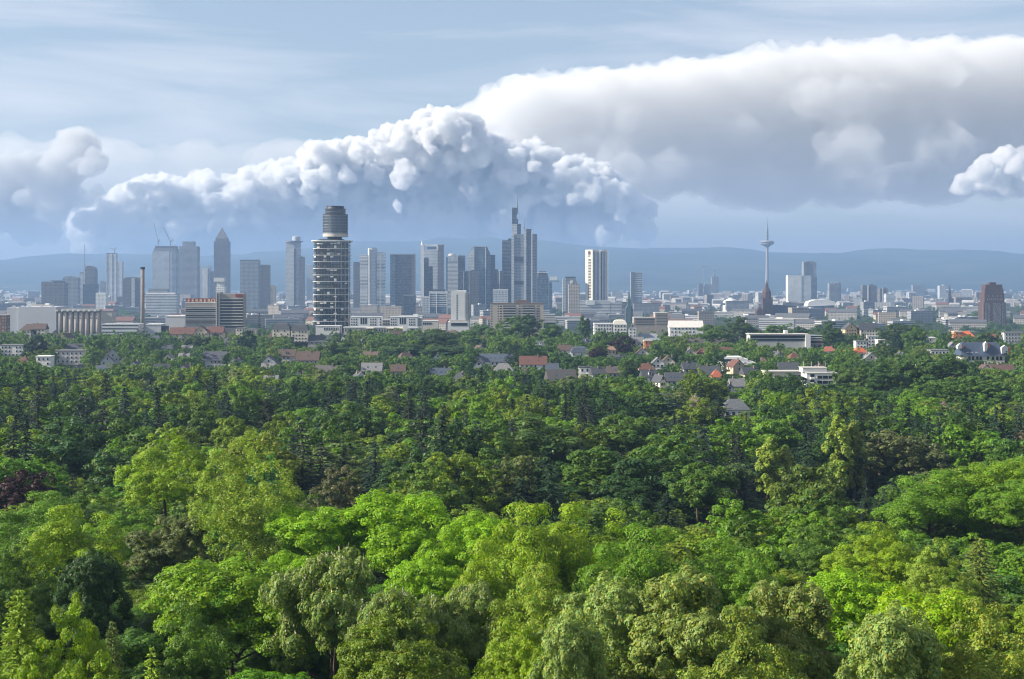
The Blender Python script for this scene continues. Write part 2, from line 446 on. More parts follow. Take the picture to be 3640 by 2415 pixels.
t_.box('wall', 517, 627, 1046, 'cityb', 30, color=(.52,.54,.56)); t_.box('penthouse', 525, 594, 1027, 'grey', 16, 1046, 6); t_.box('roof_parapet', 517, 622, 1041, M_white, 4, 1046, 2)
t_ = Tower('office_tower', 'grey blue slab tower with a smaller block on its roof', 669, 4500)
t_.box('shaft', 637, 701, 876, 'grey', 40); t_.box('roof_block', 647, 688, 859, 'grey', 24, 876, 6)
t_ = Tower('office_tower', 'faint pale tower pair just behind the pointed pyramid tower', 726, 4750)
t_.box('shaft', 702, 722, 948, 'pale', 26, None, 2); t_.box('light_shaft', 720, 738, 955, 'white', 22); t_.box('rear_shaft', 734, 746, 947, 'pale', 20, None, 3)
t_ = Tower('office_block', 'narrow dark block wedged at the side of the pointed pyramid tower', 752, 4550, 'office building')
t_.box('shaft', 747, 758, 967, 'grey', 20); t_.box('roof_plant', 749, 755, 965, 'grey', 8, 967, 3)
t_ = Tower('pyramid_tower', 'tall stone tower with pointed pyramid roof', 785, 4640)
t_.box('shaft', 760, 810, 858, 'stone', 44); t_.box('crown', 765, 804, 848, 'stone', 36, 858, 4)
bx = t_.lx(765); ex = t_.lx(804); z0, z1 = t_.lz(848), t_.lz(808); mxx = (bx+ex)/2
MB().add([(bx,4,z0),(ex,4,z0),(ex,40,z0),(bx,40,z0),(mxx,22,z1)], [(0,1,4),(1,2,4),(2,3,4),(3,0,4),(3,2,1,0)]).build('pyramid_roof', FA['stone'], t_.root)
t_ = Tower('water_tower', 'small white tower with overhanging top behind the long office with red sign', 783, 2400, 'tower')
t_.box('shaft', 767, 798, 1018, 'white', 14); t_.box('neck', 770, 794, 1002, M_white, 11, 1018, 1.5); t_.box('overhanging_top', 760, 797, 988, M_white, 16, 1002, -1)
t_ = Tower('office_tower', 'broad blue grey slab tower with a dark top edge', 886, 3800)
t_.box('shaft', 853, 919, 927, 'grey', 30); t_.box('top_edge', 853, 919, 924.5, 'dark', 30, 927, 0); t_.box('roof_plant', 903, 917, 920, 'pale', 10, 924.5, 4)
t_ = Tower('office_tower', 'narrower dark slab tower beside the broad blue grey slab', 940, 3850)
t_.box('shaft', 925, 956, 944, 'stone', 26); t_.box('top_edge', 925, 956, 942, 'dark', 26, 944, 0)
t_ = Tower('office_block', 'short pale block past the narrow dark slab tower', 968, 3900, 'office building')
t_.box('wall', 959, 978, 1017, 'beige', 18); t_.box('roof_plant', 962, 973, 1014, 'grey', 8, 1017, 3)
t_ = Tower('crown_tower', 'white tower with round drum and thin crown ring overhanging its roof', 1040, 4000)
t_.box('shaft', 1016, 1046, 860, 'silver', 34); t_.box('shaft_side', 1046, 1064, 860, 'pale', 30, None, 3)
x_c = t_.lx(1046)
MB().lathe([(24,t_.lz(861)),(27,t_.lz(860)),(27,t_.lz(857)),(22,t_.lz(856.5))], 32, t_.lx(1041), 18).build('crown_ring', M_steel, t_.root)
MB().lathe([(11.6,t_.lz(857)),(11.6,t_.lz(841)),(9,t_.lz(839.5))], 24, t_.lx(1050), 18).build('roof_drum', FA['pale'], t_.root)
t_.box('recess', 1045, 1051, 885, 'dark', 3, None, -1)
t_ = Tower('office_tower', 'grey wing tower leaning against the white crown ring tower', 1071, 3980)
t_.box('shaft', 1062, 1080, 915, 'stone', 24); t_.box('roof_plant', 1066, 1076, 912, 'dark', 9, 915, 5)
t_ = Tower('office_tower', 'pale distant tower half hidden by the round-headed apartment tower', 1096, 4700)
t_.box('shaft', 1090, 1112, 943, 'pale', 24); t_.box('roof_plant', 1093, 1104, 940, 'pale', 10, 943, 5)
# centre
t_ = Tower('office_tower', 'small dark cylinder-like tower beside the white banded towers', 1266, 3600)
t_.box('shaft', 1256, 1277, 935, 'stone', 18); t_.box('top_edge', 1257, 1276, 932, 'dark', 16, 935, 1)
t_ = Tower('banded_tower', 'white banded double tower joined by a taller rounded lift core', 1322, 3700)
t_.box('wing', 1278, 1307, 909, 'band', 30); t_.box('wing', 1339, 1367, 901, 'band', 30)
x0_, x1_ = t_.lx(1307), t_.lx(1339); r_ = (x1_-x0_)/2
MB().prism([(x0_,20),(x0_,4),(x0_+r_*.3,-1.5),(x0_+r_,-4),(x1_-r_*.3,-1.5),(x1_,4),(x1_,20)], 0, t_.lz(883)).build('lift_core', FA['silver'], t_.root)
t_.box('core_groove', 1314, 1317, 886, M_dark, 2, None, -5); t_.box('core_cap', 1309, 1337, 881, M_steel, 14, 883, 2)
t_.box('top_band', 1278, 1307, 906, M_white, 30, 909, 0); t_.box('top_band', 1339, 1367, 898, M_steel, 30, 901, 0)
t_.bands('floor_band', 1278, 1307, 913, 1066, 32, M_white); t_.bands('floor_band', 1339, 1367, 905, 1066, 34, M_white)
t_.box('white_fin', 1350, 1353, 903, M_white, 1.5, None, -2)
t_ = Tower('glass_tower', 'broad dark blue glass tower with mirrored flat face', 1430, 3300)
t_.box('shaft', 1387, 1473, 907, 'dark', 46); t_.box('top_frame', 1387, 1473, 904, M_steel, 46, 907, 0); t_.box('corner_strip', 1463, 1473, 906, 'stone', 3, None, -1.2); t_.box('corner_strip', 1387, 1405, 906, 'blue', 2, None, -.8)
t_ = Tower('glass_block', 'lower dark blue glass block in front of the broad mirrored tower', 1455, 2900, 'office building')
t_.box('wall', 1434, 1476, 1052, 'dark', 26); t_.box('roof_parapet', 1434, 1476, 1049, M_steel, 26, 1052, 0)
t_ = Tower('framed_tower', 'tower with white side frame, open roof portal and a pale slender mast', 1535, 3500)
t_.box('shaft', 1506, 1556, 888, 'silver', 36); t_.box('side_shaft', 1556, 1576, 870, 'stone', 36, None, -1)
t_.box('white_frame', 1495, 1506, 872, M_white, 30, None, 1); t_.box('portal_beam', 1506, 1576, 869, M_white, 24, 875, 2); t_.box('portal_post', 1552, 1558, 875, M_white, 8, 890, -1.6)
t_.poly('portal_shade', [(1518,886),(1550,886),(1554,878),(1518,878)], M_steel, 4, 10); t_.mast('mast', 1499, 872, 852, 2.6, 10, M_white)
t_ = Tower('glass_tower', 'dark stepped reflection shape standing before the white framed tower', 1521, 3350)
t_.box('shaft', 1507, 1523, 918, 'dark', 22); t_.box('lower_shaft', 1523, 1537, 947, 'dark', 22); t_.box('roof_plant', 1510, 1520, 916, M_dark, 8, 918, 5)  # mirrored dark silhouette, built here as a solid stepped block
t_ = Tower('office_block', 'white framed grid office block below the white side-framed tower', 1557, 2800, 'office building')
t_.box('wall', 1525, 1590, 1041, 'blue', 26); t_.box('roof_beam', 1525, 1590, 1037, M_white, 24, 1041, 0); t_.box('penthouse', 1535, 1582, 1029, 'dark', 14, 1037, 6)
for a in (1525, 1551, 1588): t_.box('white_post', a, a+2.4, 1041, M_white, 1.2, None, -1.1)
t_.bands('floor_band', 1526, 1589, 1043, 1094, 8, M_white, -.5, .35, .6)
t_ = Tower('office_block', 'small pale block with white roof edge beside white framed grid office', 1513, 2850, 'office building')
t_.box('wall', 1501, 1525, 1058, 'pale', 20); t_.box('roof_parapet', 1500, 1525.5, 1055, M_white, 20, 1058, 0)
t_ = Tower('banded_tower', 'slim tower of white floor bands with rounded rooftop plant', 1608, 3400)
t_.box('shaft', 1591, 1628, 912, 'grey', 26); t_.bands('floor_band', 1591, 1628, 930, 1098, 36, M_white, -.4, .5, .7); t_.box('side_strip', 1586.5, 1591, 914, M_dark, 20, None, 2); t_.box('pale_top', 1591.5, 1627.5, 910, 'pale', 24, 930, -1)
MB().lathe([(9,t_.lz(910)),(9,t_.lz(905)),(6,t_.lz(902))], 16, t_.lx(1606), 12).build('roof_plant', M_concrete, t_.root)
t_ = Tower('office_tower', 'dark narrow tower pressed against the slim tower of white bands', 1641, 3420)
t_.box('shaft', 1629.5, 1653, 909, 'dark', 24); t_.mast('roof_mast', 1636, 909, 899, .9)
t_ = Tower('glass_block', 'dark gridded glass block between white slab and trapezoid-topped tower', 1649, 3150, 'office building')
t_.box('wall', 1629, 1669, 965, 'dark', 24); t_.box('roof_parapet', 1629, 1669, 963, M_steel, 24, 965, 0)
for a in (1648, 1667): t_.box('pale_mullion', a, a+1.2, 965, M_white, 1, None, -.9)
t_ = Tower('office_tower', 'plain grey stone tower in front of the trapezoid-topped tower', 1685, 3180)
t_.box('shaft', 1670, 1701, 963, 'stone', 24); t_.box('roof_plant', 1676, 1694, 960.5, 'dark', 10, 963, 6)
t_ = Tower('faceted_tower', 'grey glass tower with sloping trapezoid top', 1703, 3450)
t_.poly('shaft', [(1662,None),(1744,None),(1744,906),(1731,877),(1682,877),(1662,906)], 'blue', 44)
t_.poly('facet', [(1662,None),(1686,None),(1686,880),(1682,879),(1662,907)], 'silver', 1.2, -1.3)
t_.poly('edge_fin', [(1725,None),(1727,None),(1727,880),(1725,880)], M_white, 1.6, -2); t_.poly('top_rim', [(1681,877),(1732,877),(1732,875.4),(1681,875.4)], M_white, 46, -1)
t_ = Tower('office_tower', 'dark stepped tower in the shade of the trapezoid-topped tower', 1756, 3480)
t_.box('shaft', 1743, 1760, 907, 'dark', 26, None, 2); t_.box('lower_shaft', 1760, 1770, 958, 'dark', 24, None, 1)
t_ = Tower('office_tower', 'short grey stone tower below the striped dark glass tower', 1778, 3200)
t_.box('shaft', 1767, 1790, 966, 'stone', 22); t_.box('roof_plant', 1771, 1786, 963.5, 'dark', 9, 966, 5); t_.box('white_fin', 1775, 1777, 962, M_white, 1.5, None, -1.6)
t_ = Tower('office_block', 'pale low grid block at the foot of the striped dark glass tower', 1779, 2900, 'office building')
t_.box('wall', 1752, 1806, 1031, 'pale', 24); t_.box('roof_parapet', 1752, 1806, 1029, M_white, 24, 1031, 0)
t_ = Tower('glass_tower', 'dark glass tower with fine pale floor stripes beside the tallest tower', 1803, 3500)
t_.box('shaft', 1785, 1819.5, 855, 'dark', 34); t_.bands('floor_stripe', 1786, 1818, 858, 985, 26, M_steel, -.2, .22, .5); t_.box('roof_step', 1806, 1818, 848, 'dark', 18, 855, 6)
t_ = Tower('tallest_tower', 'tallest tower of the skyline with stepped crown and two antennas', 1863, 3360)
t_.box('front_face', 1827, 1862, 833, 'grey', 36, None, 2); t_.box('sky_garden', 1829, 1861, 913, M_dark, 2, 931, .8); t_.box('sky_garden', 1829, 1861, 1000, M_dark, 2, 1012, .8)
t_.box('white_corner', 1818, 1827, 836, 'silver', 30, None, 0); t_.box('white_shaft', 1820, 1838, 797, 'silver', 20, 836, 8)
t_.box('dark_crown', 1820, 1837, 738, 'dark', 18, 797, 9); t_.box('crown_step', 1837.2, 1842, 778, 'dark', 14, 836, 11); t_.box('crown_step', 1842.2, 1852, 796, 'dark', 18, 836, 12)
t_.mast('antenna', 1838.5, 760, 679, 2.3, 16); t_.mast('antenna', 1863.5, 833, 778, 1.8, 10); t_.mast('roof_rod', 1824, 738, 733, .6, 14)
t_.box('white_column', 1862, 1871, 816, 'silver', 26, None, -2); t_.box('dark_column', 1871, 1889, 816, 'dark', 26, None, -1); t_.box('white_column', 1889, 1892.4, 818, M_white, 24, None, -2.5); t_.box('column_cap', 1868, 1890, 814.5, M_dark, 20, 816, 1)
t_.box('side_face', 1892.4, 1909, 832, 'grey', 34, None, 1); t_.box('side_edge', 1908.4, 1910, 834, M_white, 30, None, 2)
t_ = Tower('office_tower', 'mid-rise dark glazed tower with stepped crown past the tallest tower', 1930, 3250)
t_.box('shaft', 1909, 1950, 985, 'blue', 28); t_.box('crown', 1911, 1947, 972, 'stone', 24, 985, 2); t_.box('crown_top', 1917, 1941, 965, 'dark', 16, 972, 5); t_.mast('roof_mast', 1925, 965, 959, .8); t_.box('pale_rim', 1908.5, 1947, 968, M_white, 3, 970, 0)
t_ = Tower('office_tower', 'short blue glass building with a white boxed sign on its roof', 1959, 3200, 'office building')
t_.box('shaft', 1951, 1963, 1004, 'blue', 20); t_.box('roof_sign', 1955, 1980, 984, M_white, 3, 997, 3); t_.box('sign_deck', 1951, 1988, 998.5, M_dark, 12, 1001, 2)
t_ = Tower('office_tower', 'grey banded block with dark roof box near the bright-sided tower', 2028, 3300)
t_.box('shaft', 2010, 2047, 990, 'grey', 24); t_.box('roof_box', 2010, 2046, 984, 'dark', 20, 990, 1); t_.box('pale_side', 2000, 2010, 992, 'pale', 20, None, 2)
t_ = Tower('office_block', 'beige mid-rise block with white square on its shoulder', 2041, 3050, 'office building')
t_.box('shaft', 2021, 2061, 1010, 'beige', 22); t_.box('white_panel', 2029, 2037, 997, M_white, 4, 1006, -.6); t_.box('upper_block', 2027, 2054, 1000, 'beige', 14, 1010, 3)
# bright-sided tower with its rounded emblem
t_ = Tower('bright_sided_tower', 'tall tower whose sunlit cream end wall carries a dark rounded emblem', 2122, 3300)
t_.box('wing', 2106.5, 2129, 893, 'stripe', 30, None, 3); t_.box('wing', 2139, 2160, 893, 'stripe', 30, None, 3); t_.box('wing_cap', 2107, 2129, 889, M_concrete, 28, 895, 2.4); t_.box('wing_cap', 2139, 2160, 889, M_concrete, 28, 895, 2.4)
t_.box('dark_groove', 2129, 2139, 896, M_dark, 20, None, 8); t_.box('white_fin', 2131, 2134.5, 888, M_white, 10, None, 1); t_.box('white_edge', 2160, 2162.4, 891, M_white, 30, None, 2)
a0, a1 = t_.lx(2083), t_.lx(2106.5)
MB().prism([(a0,26),(a0,9),(a1,-1),(a1,30)], 0, t_.lz(888)).build('end_wall', plain('sunlit_cream', (.72,.66,.55), .8, var=.05), t_.root)  # sunlight on this end is also put into the lighter cream colour
nrm = Vector((-(9+1), -(a1-a0), 0)).normalized(); ang = math.atan2(-10, a1-a0)
def endp(u, z, off): return (a0+(a1-a0)*u + nrm.x*off, 9-10*u + nrm.y*off, z)
def endbox(part, u0, u1, zb, zt, mat, th=.35):
    L = math.hypot(a1-a0, 10)*(u1-u0); p = endp((u0+u1)/2, zb, 0.02)
    o = obj(part, MB().box(-L/2, L/2, -th, .1, 0, zt-zb).mesh(part, mat), t_.root, p); o.rotation_euler = (0, 0, ang); return o
zb, zt = t_.lz(1060), t_.lz(918); n = 26
wm = MB().box(-4.0, 4.0, -.3, .1, 0, (zt-zb)/n*.5).mesh('window_strip', M_glass)
for i in range(n):
    o = obj('window_strip', wm, t_.root, endp(.57, zb+(zt-zb)*i/n, 0.02)); o.rotation_euler = (0, 0, ang)
em = MB(); pts = []
for k in range(20):
    a = 2*math.pi*k/20; c, s_ = math.cos(a), math.sin(a)
    pts.append((3.2*math.copysign(abs(c)**.55, c), 4.3*math.copysign(abs(s_)**.55, s_)))
em.xz(pts, -.5, .1); o = obj('emblem', em.mesh('emblem', M_dark), t_.root, endp(.52, t_.lz(899.5), .05)); o.rotation_euler = (0, 0, ang)
em = MB().xz([(p[0]*.5, p[1]*.5) for p in pts], -.62, -.45); o = obj('emblem_core', em.mesh('emblem_core', M_redpanel), t_.root, endp(.52, t_.lz(899.5), .05)); o.rotation_euler = (0, 0, ang)
endbox('emblem_plate', .3, .66, t_.lz(912.5), t_.lz(909), M_dark)
t_ = Tower('podium_building', 'long white podium building at the base of the bright-sided tower', 2120, 3150, 'office building')
t_.box('wall', 2050, 2170, 1072, 'cityb', 22, color=(.6,.6,.58)); t_.box('roof_parapet', 2046, 2172, 1070, M_white, 22, 1072, 0); t_.box('wing', 2172, 2210, 1076, 'cityb', 20, color=(.5,.5,.5)); t_.box('light_wall', 2084, 2114, 1068, M_white, 8, 1085, -2)
t_ = Tower('office_tower', 'grey gridded tower standing apart with pale horizontal floors', 2263, 4200)
t_.box('shaft', 2243, 2283, 968, 'grey', 30); t_.box('dark_side', 2243, 2254, 969, 'stone', 4, None, -1.5); t_.bands('floor_band', 2256, 2283, 970, 1062, 12, M_white, -.4, .2, .6)
t_ = Tower('church', 'small church with green copper needle spire', 2238, 2600, 'church')
t_.box('tower', 2231, 2243, 1064, M_copper, 8)
z0 = t_.lz(1064); z1 = t_.lz(1032); x0_, x1_ = t_.lx(2231.5), t_.lx(2242.5)
MB().add([(x0_,0,z0),(x1_,0,z0),(x1_,7.5,z0),(x0_,7.5,z0),((x0_+x1_)/2,3.7,z1)], [(0,1,4),(1,2,4),(2,3,4),(3,0,4)]).build('spire', M_copper, t_.root)
t_.poly('nave', [(2226,None),(2250,None),(2250,1096),(2238,1080),(2226,1096)], M_slate, 26, 1)
# telecommunication tower
t_ = Tower('telecom_tower', 'tall slim telecommunication tower with a round disc cabin', 2727, 6380, 'tower')
k = t_.d/F; L = t_.lz
MB().lathe([(10.5,0),(8,L(1000)),(6.3,L(930)),(6,L(884)),(6.5,L(880)),(16,L(874)),(27,L(869.5))], 24).build('shaft', M_concrete, t_.root, smooth=True)
MB().lathe([(27,L(869.5)),(31.5,L(868)),(32,L(865.5)),(29.6,L(865.2)),(29.6,L(862.2)),(31,L(862)),(30.5,L(858.5)),(27,L(857)),(24,L(855.8)),(11,L(855.2))], 36).build('disc_cabin', M_concrete, t_.root)
MB().lathe([(29.75,L(865.2)),(29.75,L(862.2))], 36).build('window_band', M_glass, t_.root)
MB().lathe([(5.5,L(855.4)),(5,L(830)),(3.8,L(812)),(2.2,L(808)),(2,L(795)),(1.2,L(793)),(.9,L(774))], 12).build('antenna', M_steel, t_.root)
for q, yy in enumerate((851,846,841,836,831,826,820,814)): MB().lathe([(9.5-.45*q,L(yy)),(9.8-.45*q,L(yy-.6)),(9.5-.45*q,L(yy-1.4))], 16).build('antenna_platform', M_steel, t_.root)
M_tc = plain('grey_concrete', (.24,.24,.25), .85)
for c_ in t_.root.children:
    if c_.data.materials[0] == M_concrete: c_.data.materials[0] = M_tc
# cathedral of red sandstone
t_ = Tower('cathedral', 'red sandstone cathedral tower with pointed lantern and long dark nave', 2728, 2900, 'church')
t_.box('tower', 2712, 2747, 1062, M_brick, 19); L = t_.lz; xc = 0; yc = 9.5
def octa(r, z): return [(r*math.cos(math.pi/8+i*math.pi/4), 9.5+r*math.sin(math.pi/8+i*math.pi/4)) for i in range(8)]
MB().prism(octa(10,0), L(1063), L(1040), octa(9.2,0)).build('octagon', M_brick, t_.root)
MB().prism(octa(9.4,0), L(1040), L(1024), octa(5,0)).build('dome', M_brick, t_.root)
MB().prism(octa(4.2,0), L(1024.5), L(1014), octa(3,0)).prism(octa(3,0), L(1014), L(997), octa(.25,0)).build('lantern', M_brick, t_.root)
for sx, sy in ((-9.6,.4),(9.6,.4),(-9.6,18.4),(9.6,18.4)): MB().prism([(sx-1.2,sy-1.2),(sx+1.2,sy-1.2),(sx+1.2,sy+1.2),(sx-1.2,sy+1.2)], L(1063), L(1050), [(sx-.1,sy-.1),(sx+.1,sy-.1),(sx+.1,sy+.1),(sx-.1,sy+.1)]).build('pinnacle', M_brick, t_.root)
for sx in (-4.6, 4.6): MB().xz([(sx-1.5,L(1112)),(sx+1.5,L(1112)),(sx+1.5,L(1082)),(sx,L(1074)),(sx-1.5,L(1082))], -.3, .3).build('belfry_window', M_dark, t_.root)
MB().xz([(t_.lx(2749),0),(t_.lx(2842),0),(t_.lx(2842),L(1105)),(t_.lx(2836),L(1088)),(t_.lx(2755),L(1084)),(t_.lx(2749),L(1092))], 3, 28).build('nave', M_slate, t_.root)
MB().xz([(t_.lx(2690),0),(t_.lx(2711),0),(t_.lx(2711),L(1100)),(t_.lx(2700),L(1092)),(t_.lx(2690),L(1108))], 3, 24).build('transept', M_brick, t_.root)
# north-eastern towers
t_ = Tower('office_block', 'white slab with a broad blank side and glazed back part', 2846, 4500, 'office building')
t_.box('white_slab', 2801, 2849, 979, 'white', 34); t_.box('glazed_part', 2849, 2884, 980, 'silver', 30, None, 1); t_.box('rear_part', 2882, 2905, 984, 'grey', 26, None, 4)
t_ = Tower('office_tower', 'taller grey tower rising behind the broad white slab', 2879, 4650)
t_.box('shaft', 2857, 2902, 931, 'grey', 34); t_.box('dark_side', 2858, 2874, 932, 'stone', 4, None, -2); t_.box('roof_plant', 2868, 2892, 928, 'grey', 12, 931, 8)
t_ = Tower('office_block', 'faint tower under construction far beyond the old town', 2543, 6000, 'office building')
t_.box('shaft', 2531, 2555, 984, 'grey', 34); t_.box('left_part', 2506, 2530, 1010, 'grey', 28, None, 3); t_.box('roof_core', 2538, 2546, 975, 'grey', 12, 984, 8)
c_ = t_.crane(2540, 975, 962, 2552, 964); c_['label'] = 'faint crane standing on the far tower under construction'
t_ = Tower('office_block', 'dark small block with a lone crane beside the far construction tower', 2490, 6000, 'office building')
t_.box('wall', 2483, 2499, 1010, 'stone', 26); t_.box('roof_plant', 2486, 2494, 1008, 'stone', 10, 1010, 6)
c_ = t_.crane(2501, 1010, 948, 2523, 946); c_['label'] = 'faint tall crane beside the dark small far block'
for (a, b_, yt, dd, st, lab) in ((2948,2968,1008,4600,'grey','grey slab at the near end of a faint housing row'),(2968,2990,1006,4700,'grey','second grey slab joined to the faint housing row'),
        (3066,3117,1015,4300,'stone','dark twin housing block with pale vertical strip'),(3128,3155,1026,4200,'stone','dark narrow housing block with raised lift head'),
        (3340,3362,1016,5200,'pale','faint pale residential slab below the wooded ridge'),(3245,3290,1014,6200,'grey','faint wide grey slab in the hazy distance'),
        (2590,2616,1052,4300,'grey','low grey slab near the white domed hall'),(3150,3180,1045,4000,'pale','pale low slab behind the dark narrow housing block')):
    t_ = Tower('housing_block', lab, (a+b_)/2, dd, 'apartment block'); t_.box('wall', a, b_, yt, st, 26); t_.box('lift_head', a+(b_-a)*.55, a+(b_-a)*.8, yt-4, st, 8, yt, 6)
    if st == 'stone': t_.box('pale_strip', a+(b_-a)*.34, a+(b_-a)*.42, yt, M_white, 2, None, -.8)
t_ = Tower('church', 'distant church with slate needle spire beyond the housing blocks', 3377, 4200, 'church')
t_.box('tower', 3372, 3382, 1045, M_slate, 8); x0_, x1_ = t_.lx(3372), t_.lx(3382); z0, z1 = t_.lz(1045), t_.lz(1012)
MB().add([(x0_,0,z0),(x1_,0,z0),(x1_,8,z0),(x0_,8,z0),((x0_+x1_)/2,4,z1)], [(0,1,4),(1,2,4),(2,3,4),(3,0,4)]).build('spire', M_slate, t_.root)
t_.poly('nave', [(3370,None),(3392,None),(3392,1066),(3381,1054),(3370,1066)], M_slate, 30, 2)
t_ = Tower('church', 'small church with dark pointed steeple among white market roofs', 3185, 2700, 'church')
t_.box('tower', 3182, 3189, 1110, M_brick, 5); x0_, x1_ = t_.lx(3182), t_.lx(3189); z0, z1 = t_.lz(1110), t_.lz(1092)
MB().add([(x0_,0,z0),(x1_,0,z0),(x1_,5,z0),(x0_,5,z0),((x0_+x1_)/2,2.5,z1)], [(0,1,4),(1,2,4),(2,3,4),(3,0,4)]).build('spire', M_slate, t_.root)
t_.poly('nave', [(3170,None),(3182,None),(3182,1128),(3176,1122),(3170,1128)], M_slate, 18, 1)
# white arched hall and white dome
t_ = Tower('arched_hall', 'wide hall with shining white arched roof in the old town', 2920, 3300, 'hall')
zt = t_.lz
MB().xz([(t_.lx(2869),zt(1090)),(t_.lx(2971),zt(1085)),(t_.lx(2966),zt(1072)),(t_.lx(2940),zt(1065)),(t_.lx(2900),zt(1066)),(t_.lx(2875),zt(1074))], 0, 40).build('arched_roof', M_white, t_.root)
t_.box('glass_front', 2874, 2966, 1086, 'blue', 36, None, 2); t_.box('white_terrace', 2860, 2985, 1104, M_white, 14, 1108, -12); t_.box('lower_wing', 2862, 2983, 1108, 'cityb', 30, None, -10, (.55,.56,.57))
t_ = Tower('domed_hall', 'round hall with low white dome near the river', 2598, 3600, 'hall')
R_ = t_.lx(2626)
MB().lathe([(R_,0),(R_,t_.lz(1075)),(R_*1.02,t_.lz(1073)),(R_*.85,t_.lz(1069)),(R_*.5,t_.lz(1064)),(R_*.3,t_.lz(1063)),(R_*.28,t_.lz(1060)),(R_*.05,t_.lz(1058.5))], 28).build('dome', M_white, t_.root)
MB().lathe([(R_*1.01,t_.lz(1085)),(R_*1.01,t_.lz(1078))], 28).build('window_band', M_glass, t_.root)

# brick high-rise with stepped top
t_ = Tower('brick_tower', 'reddish brown brick high-rise with stepped top and pale windows', 3535, 2500)
k = .5
M_mb = plain('brown_brick', (.075,.042,.034), .85, var=.12, scale=.4)
M_win = plain('pale_window', (.22,.22,.22), .15, var=.2, spec=.6, scale=.2)
t_.box('wall', 3497, 3575, 1075, M_mb, 30); t_.box('upper_wall', 3501, 3571, 1041, M_mb, 26, 1075, 2); t_.box('top_wall', 3506, 3566, 1012, M_mb, 22, 1041, 4); t_.box('top_cap', 3524, 3547, 1004, M_mb, 12, 1012, 9)
for px0 in (3506, 3566): t_.box('corner_step', px0-3, px0+3, 1026, M_mb, 6, 1041, 3)
wm = box_mesh(1.15, .12, 1.9, M_win); L = t_.lz
for j in range(20):
    z = L(1166)+j*(L(1078)-L(1166))/20
    for i, px in enumerate([3503,3508,3513,3518] + [3531+4.2*q for q in range(7)] + [3564,3569]):
        if (j*7+i*3) % 11 < 9: obj('window', wm, t_.root, (t_.lx(px), 0, z))
wm = box_mesh(1.3, .12, 3.2, M_win)
for px in (3511,3518,3525,3533,3541,3549,3557,3563): obj('window', wm, t_.root, (t_.lx(px), 2, L(1068)))
for px in (3515,3530,3546,3560): obj('window', box_mesh(1.3,.12,2.6,M_win), t_.root, (t_.lx(px), 2, L(1055)))
# side strips of pale windows on the sunlit flank
for j in range(18):
    o = obj('window', wm, t_.root, (t_.lx(3497), 8, L(1160)+j*(L(1080)-L(1160))/18)); o.rotation_euler = (0,0,-math.pi/2)

# ------------------------------------------------------------------ round-headed apartment tower
PROT = []    # (px0, px1, ytop, ybottom, d) parts of buildings that the photo shows free of trees
t_ = Tower('apartment_tower', 'dark glazed apartment tower with white floor rings and a barrel-shaped head', 1173.5, 1400, 'tower', base=17)
R0 = t_.root; L = t_.lz; k = 1400/F; Wd = 133*k; Dp = 34.
FOOT.append((t_.x, 1400, 30))
def cen(poly, oy=Dp/2): return [(x, y+oy) for x, y in poly]
MB().prism(cen(superring(Wd-2.2, Dp-2.2)), 0, L(858)).build('glass_shaft', M_glass, R0)
ztop = L(858); step = 23.55*k; rings = []
ring_me = MB().prism(cen(superring(Wd, Dp)), 0, .48).mesh('floor_ring', M_white)
slab_me = MB().prism(cen(superring(Wd-.5, Dp-.5)), 0, .25).mesh('balcony_slab', M_dark)
for i in range(13):
    obj('floor_ring', ring_me, R0, (0,0,ztop-.85-step*i))
    obj('balcony_slab', slab_me, R0, (0,0,ztop-.85-step*i-step*.5))
MB().prism(cen(superring(Wd+3, Dp+2)), ztop, ztop+1.0).build('cornice', M_white, R0)
rr = random.Random(5)
ringp = cen(superring(Wd-1.0, Dp-1.0, 240))
front = [p for p in ringp if p[1] < Dp*.35]
front.sort(key=lambda p: p[0])
def on_front(u):
    """point and yaw on the camera-side half of the plan, u along x"""
    x = u*(Wd-1.2)/2; c = abs(u)**4.0
    y = Dp/2-(Dp-1.0)/2*(max(1-c, 0))**.25
    e_ = .01; x2 = min(u+e_, .999)*(Wd-1.2)/2; y2 = Dp/2-(Dp-1.0)/2*(max(1-min(abs(u+e_), .999)**4, 0))**.25
    return x, y, math.atan2(y2-y, x2-x)
pane_m = [box_mesh(3.4, .08, step*.5-.9, mm) for mm in (M_glass, M_glassb, plain('pale_blind', (.30,.31,.30), .6, var=.1), plain('bronze_pane', (.09,.08,.06), .12, spec=.7))]
pan_w = box_mesh(3.0, .22, 1.15, M_white); pan_h = box_mesh(2.4, .25, step*.5-.9, M_white); mul = box_mesh(.4, .3, step-.9, M_white); mul2 = box_mesh(.22, .2, step*.5-.5, M_steel)
